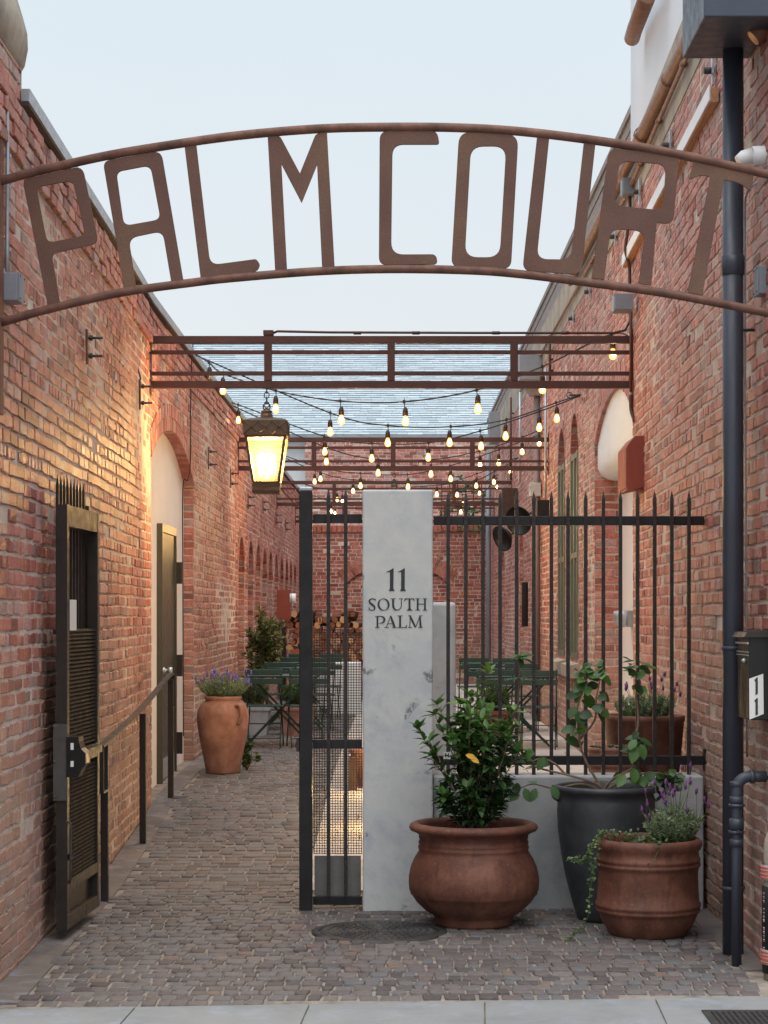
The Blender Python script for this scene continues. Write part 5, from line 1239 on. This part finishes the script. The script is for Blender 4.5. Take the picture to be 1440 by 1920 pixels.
child(ms, 'branches', M_stem, SV); child(ml, 'leaves', M_leaf, SV)

DX, DYc = at(1215, 0, 10.40).x, 10.40
PC = empty('plant_pot', (DX, DYc, 0), 'straight-sided brown terracotta pot with double bands, nearest to the right', 'plant pot')
prof = [(0, 0), (.19, 0), (.205, .015), (.235, .06), (.255, .105), (.262, .125), (.272, .13), (.275, .142), (.268, .15), (.276, .157), (.277, .17), (.268, .178), (.264, .25), (.262, .34), (.268, .365), (.276, .37), (.276, .382), (.267, .39), (.275, .396), (.275, .41), (.267, .418), (.266, .445), (.276, .46), (.284, .48), (.282, .498), (.27, .51), (.255, .512), (.243, .50), (.24, .47)]
mb = MB(); mb.lathe(prof, (DX, DYc, 0), 72, wob=.008); child(mb, 'body', M_terra, PC)
mb = MB(); mb.lathe([(.243, .468), (.1, .475), (0, .475)], (DX, DYc, 0), 32); child(mb, 'soil', M_soil, PC)
def lavender(name, c, h, rad, n, seed, lab, nf, fcol, fl=.032, needle=.03, leafm=None, fh=(1.0, 1.35), cat='plant'):
    rr = random.Random(seed); E = empty(name, tuple(c), lab, cat); ms = MB(); ml = MB(); mf = MB(); tips = []
    for k in range(n):
        a_ = rr.uniform(0, 2*PI); s = rr.random()**.6*rad; top = c+Vector((math.cos(a_)*s, math.sin(a_)*s, h*rr.uniform(.55, 1)*(1-.25*s/rad))); b_ = c+Vector((math.cos(a_)*s*.35, math.sin(a_)*s*.35, 0))
        mid = (b_+top)/2+Vector((math.cos(a_), math.sin(a_), 0))*.02; P = smooth_path([b_, mid, top], 4); ms.tube(P, .0018, 4)
        for i, p in enumerate(P[2:]):
            for _ in range(4):
                d = rv(rr); d.z = abs(d.z)*.8+.2; leaf(ml, p, d, rv(rr), needle*rr.uniform(.7, 1.2), needle*.2, (min(1, max(0, rr.uniform(.1, .9)*(.5+.5*i/len(P)))), 0, 0), .1, .1)
        tips.append((top, a_))
    for k in range(nf):
        mf = MB(); p, a_ = tips[k % len(tips)]; q = p+Vector((math.cos(a_)*rad*.15+rr.uniform(-.02, .02), math.sin(a_)*rad*.1, h*rr.uniform(fh[0]-1, fh[1]-1)+.02)); ms.tube([p, (p+q)/2+Vector((.003, 0, 0)), q], .0014, 4)
        mf.lathe([(0, -fl*.5), (fl*.2, -fl*.35), (fl*.27, 0), (fl*.2, fl*.35), (0, fl*.5)], q, 6)
        tvv = rr.random()
        for _ in range(9):
            d = rv(rr); leaf(mf, q+Vector((0, 0, rr.uniform(-.5, .5)*fl)), d, rv(rr), fl*.32, fl*.22, (tvv, 0, 0), .1, .1)
        if rr.random() < .35:
            for _ in range(3): leaf(mf, q+Vector((0, 0, fl*.4)), Vector((rr.uniform(-.5, .5), rr.uniform(-.5, .5), 1)), rv(rr), fl*.7, fl*.35, (1, 0, 0), .1, .1)
        child(mf, 'flower_head', fcol, E)
    child(ms, 'stalks', M_gstem, E); child(ml, 'foliage', leafm or M_leafg, E)
    return E
lavender('lavender', Vector((at(1262, 0, 10.4).x, 10.4, .47)), .22, .15, 130, 3, 'lavender with purple heads in the banded terracotta pot', 26, M_purple, fh=(1.1, 2.0))
# trailing creeper on the same pot
rr = random.Random(9); E = empty('creeper', (DX-.2, DYc-.1, .5), 'creeping groundcover spilling over the left rim of the banded pot', 'plant'); ms = MB(); ml = MB()
trails = [[(1190, 1562), (1140, 1560), (1118, 1570), (1108, 1600), (1112, 1640)], [(1130, 1564), (1108, 1590), (1100, 1610), (1068, 1612)], [(1125, 1568), (1112, 1640), (1105, 1680), (1102, 1720), (1078, 1752), (1050, 1768)], [(1170, 1568), (1200, 1562), (1225, 1572), (1235, 1590), (1212, 1640)]]
for ti, tr in enumerate(trails):
    Yt = [10.30, 10.12, 10.10, 10.09, 10.08, 10.06] if ti != 3 else [10.4, 10.35, 10.2, 10.11, 10.11]
    if ti == 2: Yt = [10.2, 10.10, 10.08, 10.08, 10.2, 10.2]
    P = smooth_path([at(x, y, Yt[k]) for k, (x, y) in enumerate(tr)], 6); ms.tube(P, .0014, 4)
    for p in P:
        for _ in range(5 if ti < 3 else 1):
            if rr.random() < (.55 if ti == 2 else .25): continue
            leaf(ml, p+rv(rr)*.013, rv(rr), Vector((0, -.5, 1)), .019, .015, (rr.random(), 0, 0))
for k in range(200):
    a_ = rr.uniform(0, 2*PI); s = .23*rr.random()**.5; p = Vector((DX+s*math.cos(a_), DYc+s*math.sin(a_), .475+rr.uniform(0, .035))); leaf(ml, p, rv(rr), Vector((0, 0, 1)), .024, .019, (rr.random(), 0, 0))
child(ms, 'runners', M_gstem, E); child(ml, 'leaves', M_ivy, E)

# amphora pot on the left
AX, AY = at(418, 0, 18.1).x, 18.1; AZ = g(18.1)
PD = empty('plant_pot', (AX, AY, AZ), 'tall light terracotta urn with ear handles by the left wall', 'plant pot')
prof = [(0, 0), (.145, 0), (.155, .015), (.17, .1), (.195, .22), (.22, .35), (.236, .46), (.238, .53), (.226, .59), (.2, .635), (.165, .66), (.158, .67), (.172, .682), (.174, .70), (.163, .708), (.145, .70), (.14, .67)]
mb = MB(); mb.lathe(prof, (AX, AY, AZ), 56, wob=.01); child(mb, 'body', M_terra2, PD)
for s, dy in ((1, -.12), (-1, .12)):
    e = Vector((AX+s*.115, AY+dy*1.2, AZ)); mb = MB(); o_ = Vector((s*.6, dy*5, 0)).normalized()
    pts = [e+o_*.03+Vector((0, 0, .62)), e+o_*.075+Vector((0, 0, .63)), e+o_*.10+Vector((0, 0, .59)), e+o_*.10+Vector((0, 0, .52)), e+o_*.06+Vector((0, 0, .46))]
    mb.tube(smooth_path(pts, 4), .02, 10); child(mb, 'handle', M_terra2, PD)
mb = MB(); mb.lathe([(.145, .67), (0, .675)], (AX, AY, AZ), 24); child(mb, 'soil', M_soil, PD)
lavender('catmint', Vector((AX, AY, AZ+.67)), .24, .24, 200, 21, 'grey-green catmint with violet flowers in the light urn', 70, M_blue, .03, .026, fh=(1.0, 1.25))
def bush(name, c, rx, rz, n, ll, lw, m_, seed, lab, cat='shrub', stem=True):
    rr = random.Random(seed); E = empty(name, tuple(c), lab, cat); ml = MB(); ms = MB(); cl = [(rv(rr)*rr.uniform(.3, 1), rr.random()) for _ in range(max(6, n//45))]
    for k in range(n):
        q, tv = cl[rr.randrange(len(cl))]; p = q+rv(rr)*.3*rr.random(); pos = c+Vector((p.x*rx, p.y*rx, rz*(1+p.z)*.5*2*.5)); 
        leaf(ml, pos, rv(rr)+Vector((0, 0, .3)), Vector((0, 0, 1))+rv(rr)*.4, ll*rr.uniform(.7, 1.2), lw, (min(1, max(0, tv*.6+rr.uniform(0, .4))), 0, 0), .2, .2)
    for q, _ in cl: ms.tube([c, c+Vector((q.x*rx*.4, q.y*rx*.4, rz*.3)), c+Vector((q.x*rx, q.y*rx, rz*(1+q.z)*.5))], [.006, .004, .002], 5)
    child(ms, 'stems', M_stem, E); child(ml, 'foliage', m_, E); return E
bush('ivy_plant', Vector((at(462, 0, 18.25).x, 18.3, AZ)), .13, .34, 420, .035, .03, M_ivy, 31, 'small ivy clump on the ground beside the light urn', 'plant')
# olive in the niche bay
OT = empty('small_tree', (at(490, 0, 25).x, 25, .28), 'slim oleander tree between the left niches and the green tables', 'tree')
rr = random.Random(17); ms = MB(); ml = MB(); c = Vector((at(490, 0, 25).x, 25, .28))
ms.tube(smooth_path([c, c+Vector((.02, 0, .5)), c+Vector((-.01, 0, 1.0)), c+Vector((.03, 0, 1.5))], 4), [.02]*12+[.012], 8)
for k in range(26):
    b_ = c+Vector((0, 0, rr.uniform(.55, 1.15))); e = b_+Vector((rr.uniform(-.26, .26), rr.uniform(-.26, .26), rr.uniform(.0, .4))); 
    if k < 5: e = c+Vector((rr.uniform(.05, .3), rr.uniform(-.2, .2), rr.uniform(1.1, 1.4)))
    P = smooth_path([b_, (b_+e)/2+Vector((0, 0, .05)), e], 5); ms.tube(P, .005, 5)
    for p in P[2:]:
        for _ in range(8): leaf(ml, p, rv(rr)+Vector((0, 0, .4)), rv(rr), .10, .02, (rr.random(), 0, 0), .2, .3)
child(ms, 'trunk', M_stem, OT); child(ml, 'crown', M_olive, OT)
# vine on the trellis
rr = random.Random(19); VN = empty('green_vine', (1.4, 40, 3.5), 'thin green vine looping through the wire trellis', 'vine'); ms = MB(); ml = MB()
for k in range(9):
    p = Vector((rr.uniform(x0+.1, x1), 39.97, rr.uniform(zz0, zz1))); P = [p]
    for _ in range(7): p = p+Vector((rr.uniform(-.25, .25), rr.uniform(-.02, .02), rr.uniform(-.18, .18))); p.x = min(max(p.x, x0), x1); p.z = min(max(p.z, zz0), zz1+.1); P.append(p)
    P = smooth_path(P, 5); ms.tube(P, .014, 5)
    for p in P[::3]: leaf(ml, p, rv(rr), Vector((0, -1, 0)), .07, .05, (rr.random(), 0, 0))
child(ms, 'runners', simple('vine_green', lin(70, 112, 80), .6, 0, .2, 9, 0), VN); child(ml, 'leaves', M_ivy, VN)

# planters behind the fence
E = empty('plant_pot', (at(1208, 0, 12.2).x, 12.2, .6), 'large old terracotta planter with dark stain behind the fence by the right wall', 'plant pot')
ex = at(1208, 0, 12.2).x
mb = MB(); mb.lathe([(0, .601), (.20, .601), (.205, .62), (.245, 1.03), (.25, 1.035), (.25, 1.065), (.24, 1.07), (.228, 1.06), (.222, 1.0)], (ex, 12.2, 0), 40); child(mb, 'body', M_terra, E)
mb = MB(); mb.lathe([(.223, 1.02), (0, 1.03)], (ex, 12.2, 0), 24); child(mb, 'soil', M_soil, E)
lavender('lavender', Vector((ex, 12.2, 1.02)), .20, .2, 150, 41, 'lavender with dark heads in the old planter behind the fence', 14, M_purple, .032, fh=(1.0, 1.8))
ex = at(1150, 0, 11.85).x
E = empty('plant_pot', (ex, 11.85, .6), 'low ribbed terracotta bowl of succulents behind the fence rail', 'plant pot')
mb = MB(); pr = [(0, .601), (.12, .601), (.13, .62)]
for k in range(7): pr += [(.135+.003*k, .64+.033*k), (.142+.003*k, .65+.033*k), (.142+.003*k, .66+.033*k), (.136+.003*k, .667+.033*k)]
pr += [(.165, .875), (.165, .895), (.15, .895), (.145, .86)]
mb.lathe(pr, (ex, 11.85, 0), 40); child(mb, 'body', M_terra2, E)
mb = MB(); mb.lathe([(.15, .87), (0, .875)], (ex, 11.85, 0), 24); child(mb, 'soil', M_soil, E)
rr = random.Random(51); E = empty('succulents', (ex, 11.85, .88), 'grey green succulent rosettes filling the ribbed bowl', 'plant'); ml = MB()
M_succ = leafmat('succulent', [(0, lin(52, 84, 70)), (1, lin(116, 148, 124))], .5, .1)
for k in range(16):
    ml = MB(); a_ = rr.uniform(0, 2*PI); s = .13*rr.random()**.5; c = Vector((ex+s*math.cos(a_), 11.85+s*math.sin(a_), .885))
    for j_ in range(14): b_ = j_*2.4; e = .3+j_*.07; leaf(ml, c, Vector((math.cos(b_), math.sin(b_), e)), Vector((0, 0, 1)), .03-.001*j_, .018, (rr.uniform(.2, .8), 0, 0), .3, -.2)
    child(ml, 'rosette', M_succ, E)

# ------------------------------------------------------------------ BISTRO FURNITURE
def make_table(w=.8, d=.7, h=.76):
    E = empty('bistro_table', (0, 0, 0), 'x', 'table'); mb = MB()
    n = 8
    for k in range(n): y = -d/2+d*k/n; mb.bbox((-w/2, y+.006, h-.022), (w/2, y+d/n-.006, h), .003)
    child(mb, 'tabletop', M_green, E)
    mb = MB(); mb.box((-w/2+.03, -d/2+.02, h-.05), (-w/2+.05, d/2-.02, h-.0225)); mb.box((w/2-.05, -d/2+.02, h-.05), (w/2-.03, d/2-.02, h-.0225)); child_each(mb, 'apron', M_green, E)
    for y in (-d/2+.06, d/2-.06):
        for s in (-1, 1): mb = MB(); mb.bar((s*(w/2-.06), y+s*.012, h-.03), (-s*(w/2-.04), y+s*.012, .0), .022, .01, up=(0, 1, 0)); child(mb, 'leg', M_green, E)
    mb = MB(); mb.tube([(-w/2+.08, -d/2+.06, .06), (-w/2+.08, d/2-.06, .06)], .008, 6); mb.tube([(w/2-.08, -d/2+.06, .06), (w/2-.08, d/2-.06, .06)], .008, 6); child_each(mb, 'stretcher', M_green, E)
    return E
def make_chair():
    E = empty('bistro_chair', (0, 0, 0), 'x', 'chair'); mb = MB(); w = .40
    for k in range(6): x = -.19+k*.063; mb.bbox((-w/2, x, .435), (w/2, x+.055, .45), .003)
    child(mb, 'seat', M_green, E)
    mb = MB()
    for z in (.68, .775): mb.bbox((-w/2, -.235, z), (w/2, -.215, z+.06), .004)
    child(mb, 'backrest', M_green, E)
    for s in (-1, 1):
        x = s*(w/2-.015); mb = MB(); mb.tube([(x, .17, .01), (x, .185, .05), (x, -.1, .45), (x, -.205, .7), (x, -.21, .85)], .008, 6); mb.tube([(x, .17, .01), (x, .215, .012)], .008, 6); child(mb, 'leg', M_green, E)
        mb = MB(); mb.tube([(x*.94, -.19, .01), (x*.94, -.2, .05), (x*.94, .16, .435)], .008, 6); mb.tube([(x*.94, -.19, .01), (x*.94, -.235, .012)], .008, 6); child(mb, 'leg', M_green, E)
    mb = MB()
    for z, y in ((.10, -.165), (.25, -.05)): mb.tube([(-w/2+.02, y, z), (w/2-.02, y, z)], .006, 6)
    child_each(mb, 'stretcher', M_green, E); return E
def dup(root, loc, rz, label, group):
    r = root.copy(); COL.objects.link(r); r.location = loc; r.rotation_euler = (0, 0, rz); r['label'] = label; r['group'] = group
    for ch in list(root.children):
        c = ch.copy(); COL.objects.link(c); c.parent = r
    return r
t0 = make_table(); c0_ = make_chair(); used = [0, 0]
def put(kind, loc, rz, lab):
    i = 0 if kind == 't' else 1; src = (t0, c0_)[i]; grp = ('green slatted bistro tables', 'green folding bistro chairs')[i]
    if not used[i]:
        src.location = loc; src.rotation_euler = (0, 0, rz); src['label'] = lab; src['group'] = grp; used[i] = 1; return src
    return dup(src, loc, rz, lab, grp)
ordn = ['nearest', 'second', 'third', 'fourth', 'farthest']
for i, Y in enumerate((21.6, 24.6, 27.4, 30.0)):
    z = g(Y); put('t', (-1.28, Y, z), 0, f'{ordn[i] if i < 3 else "farthest"} green slatted table on the left, beside the urn and niches')
    put('c', (-1.42, Y-.42, z), 0, f'left-hand green folding chair at the {ordn[i] if i < 3 else "farthest"} table on the left')
    put('c', (-.98, Y-.46, z), .15, f'right-hand green folding chair at the {ordn[i] if i < 3 else "farthest"} table on the left')
for i, Y in enumerate((21.4, 24.2, 27.2)):
    z = g(Y); put('t', (1.28, Y, z), 0, f'{["nearest", "middle", "farthest"][i]} green slatted table on the right, seen through the fence')
    put('c', (1.5, Y-.52, z), -.1, f'right-hand green folding chair at the {["nearest", "middle", "farthest"][i]} table on the right')
    put('c', (1.02, Y-.42, z), .05, f'left-hand green folding chair at the {["nearest", "middle", "farthest"][i]} table on the right')
# planters among the tables
def planter(x, Y, w, h, m_, lab, seed, leafm):
    z = g(Y); E = empty('planter_box', (x, Y, z), lab, 'planter'); mb = MB()
    mb.hexa([(x-w*.42, Y-.2, z), (x+w*.42, Y-.2, z), (x+w*.42, Y+.2, z), (x-w*.42, Y+.2, z), (x-w/2, Y-.23, z+h), (x+w/2, Y-.23, z+h), (x+w/2, Y+.23, z+h), (x-w/2, Y+.23, z+h)]); mb.box((x-w/2-.015, Y-.245, z+h), (x+w/2+.015, Y+.245, z+h+.04)); child(mb, 'body', m_, E)
    lavender('grassy_plant', Vector((x, Y, z+h+.04)), .3, w*.45, 110, seed, 'wispy green plant in the '+lab.split(' standing')[0], 0, None, leafm=leafm, needle=.05)
planter(-1.18, 23.2, .40, .30, M_terra2, 'tapered terracotta planter standing behind the nearest left table', 61, M_ivy)
planter(-1.68, 23.2, .36, .30, M_lowwall, 'grey concrete planter standing by the left wall behind the urn', 62, M_olive)
planter(1.15, 23.0, .40, .26, M_terra, 'small brown planter standing under the right tables', 63, M_ivy)
mb = MB(); mb.bbox((-1.38, 32.5, .27), (-.6, 33.0, .93), .02)
mb = MB(); mb.bbox((at(592, 0, 28).x, 28, .27), (at(676, 0, 28).x, 28.5, at(0, 1242, 28).z), .02); tag(mb.build('concrete_bench', M_stucco), 'pale concrete block seen through the gate mesh', 'bench')
mb = MB(); mb.bbox((at(653, 0, 16.6).x, 16.6, .15), (at(669, 0, 16.6).x, 16.7, at(0, 1420, 16.6).z), .004); tag(mb.build('wooden_post', M_darkwood), 'short dark wooden post seen through the lower gate mesh', 'post')
mb = MB(); mb.lathe([(0, 0), (.10, 0), (.14, .30), (.155, .30), (.155, .34), (.14, .34), (.13, .3)], (at(688, 0, 16.9).x, 16.9, g(16.9)), 28); tag(mb.build('plant_pot', M_terra2), 'small terracotta pot peeking out left of the pillar through the mesh', 'plant pot')
# step lights behind the pillar throwing warm pools on the paving
for i, (Y, lab) in enumerate(((14.6, 'nearer low path light hidden behind the tall pillar'), (16.3, 'farther low path light hidden behind the tall pillar'))):
    E = empty('path_light', (.0, Y, g(Y)), lab, 'lamp', 'path lights behind the pillar'); mb = MB(); z = g(Y)
    mb.tube([(0, Y, z), (0, Y, z+.32)], .02, 10); child(mb, 'stake', M_iron, E)
    mb = MB(); mb.lathe([(0, .37), (.07, .34), (.075, .33), (.02, .33)], (0, Y, z), 20); child(mb, 'hood', M_iron, E)
    mb = MB(); mb.lathe([(0, .27), (.018, .275), (.018, .31), (0, .315)], (0, Y, z), 12); child(mb, 'bulb', M_bulb, E)
    point('path_light_lamp', (-.03, Y, z+.29), 26, .02, (1, .66, .25))

# ------------------------------------------------------------------ FIREWOOD
RK = empty('firewood_rack', (-1.2, 33, .28), 'black steel rack holding the stacked firewood at the far left', 'rack')
x0r, x1r = -1.90, -.42
for X in (x0r, x1r): mb = MB(); mb.box((X-.03, 32.95, .28), (X+.03, 33.35, 1.5)); child(mb, 'side', M_black, RK)
mb = MB(); mb.box((x0r+.031, 32.95, .36), (x1r-.031, 33.35, .39)); child(mb, 'shelf', M_black, RK)
M_end = None
def endmat():
    m, nt, b = mat('cut_wood_end'); t = tint(nt); c = ramp(nt, t[0], [(0, lin(120, 70, 46)), (.4, lin(172, 104, 68)), (.75, lin(206, 148, 100)), (1, lin(224, 180, 130))])
    c = mix(nt, 1, c, ramp(nt, noise_n(nt, 30, 5, .7), [(.3, .7), (.7, 1.15)]), 'MULTIPLY'); nt.links.new(c, b.inputs['Base Color']); b.inputs['Roughness'].default_value = .8; return m
M_end = endmat(); M_bark = simple('log_bark', lin(76, 54, 42), .95, 0, .5, 20, .8, .01, 40)
rr = random.Random(71); protos = []
for v in range(6):
    n = 12 if v % 2 else 7; mb = MB(); a0 = rr.random()*6; ra = [1+.15*rr.uniform(-1, 1) for _ in range(n)]; r_ = .055
    if v % 2 == 0: ang = [a0+t*PI/(n-2) for t in range(n-1)]+[a0+PI*1.5]; ra = [1]*(n-1)+[.12]
    else: ang = [a0+2*PI*t/n for t in range(n)]
    fr = [(r_*ra[k]*math.cos(ang[k]), -.17, r_*ra[k]*math.sin(ang[k])) for k in range(n)]; bk = [(x, .17, z) for x, _, z in fr]
    tv = (rr.random(), 0, 0); mb.poly(fr, 1, tv); mb.poly(bk[::-1], 1, tv)
    for k in range(n): mb.poly([fr[k], fr[(k+1) % n], bk[(k+1) % n], bk[k]], 0)
    o_ = mb.build('firewood_log', [M_bark, M_end]); protos.append([o_, False])
lab = 'split firewood log stacked in the black rack at the far left'
z = .45; row = 0; cntl = 0
while z < 1.72:
    x = x0r+.09+(row % 2)*.05; top = 1.5
    while x < x1r-.08:
        lim = 1.50 if x > x1r-.3 else 1.70
        if z < lim+.04*math.sin(x*7):
            p = protos[rr.randrange(6)]; loc = (x+rr.uniform(-.012, .012), 33.12+rr.uniform(-.06, .05), z+rr.uniform(-.008, .008))
            if p[1]: o_ = p[0].copy(); COL.objects.link(o_)
            else: o_ = p[0]; p[1] = True
            o_.location = loc; s = rr.uniform(.8, 1.15); o_.scale = (s, 1, s); o_.rotation_euler = (rr.uniform(-.06, .06), rr.uniform(0, 6.28), rr.uniform(-.06, .06) if z < 1.45 else rr.uniform(-.5, .5))
            tag(o_, lab, 'log', 'firewood logs stacked in the rack'); cntl += 1
        x += .098
    z += .09; row += 1

# ------------------------------------------------------------------ CAMERA, LIGHT, WORLD
cam = bpy.data.cameras.new('camera'); co = bpy.data.objects.new('camera', cam); COL.objects.link(co)
co.location = (0, 0, EYE); co.rotation_euler = (math.radians(90), 0, 0)
cam.sensor_fit = 'VERTICAL'; cam.sensor_height = 36; cam.sensor_width = 27; cam.lens = F/1920*36
cam.shift_x = (720-VX)/1920; cam.shift_y = (VY-960)/1920; cam.clip_end = 1000; cam.clip_start = .1
sc.camera = co
w = bpy.data.worlds.new('World'); sc.world = w; w.use_nodes = True; nt = w.node_tree; bg = nt.nodes['Background']
sky = N(nt, 'ShaderNodeTexSky', sky_type='NISHITA'); sky.sun_disc = False; sky.sun_elevation = math.radians(62); sky.sun_rotation = math.radians(200); sky.dust_density = 3
sc_ = mix(nt, 1.0, sky.outputs[0], (.08, .08, .08), 'MULTIPLY')
gx_ = N(nt, 'ShaderNodeSeparateXYZ'); tc_ = N(nt, 'ShaderNodeTexCoord'); nt.links.new(tc_.outputs['Generated'], gx_.inputs[0])
veil = ramp(nt, gx_.outputs['Z'], [(.08, (.92, .965, .985)), (.34, (.82, .93, 1.0)), (1, (.88, .95, 1.0))])
veil = mix(nt, 1.0, veil, ramp(nt, noise_n(nt, 2.2, 5, .55, tc_.outputs['Generated'], .4), [(.3, .965), (.7, 1.03)]), 'MULTIPLY')
over = mix(nt, .86, sc_, veil)
nt.links.new(over, bg.inputs[0]); bg.inputs[1].default_value = 1.0
sl = bpy.data.lights.new('sun', 'SUN'); sl.energy = 3.4; sl.angle = math.radians(85); sl.color = (1, .97, .94)
so = bpy.data.objects.new('sun', sl); COL.objects.link(so); so.rotation_euler = (math.radians(16), 0, math.radians(8))
sc.view_settings.view_transform = 'Standard'; sc.view_settings.look = 'None'; sc.view_settings.exposure = 0; sc.view_settings.gamma = 1
sc.cycles.use_denoising = True; sc.cycles.max_bounces = 8; sc.cycles.transparent_max_bounces = 16; sc.cycles.sample_clamp_indirect = 6
sc.render.film_transparent = False
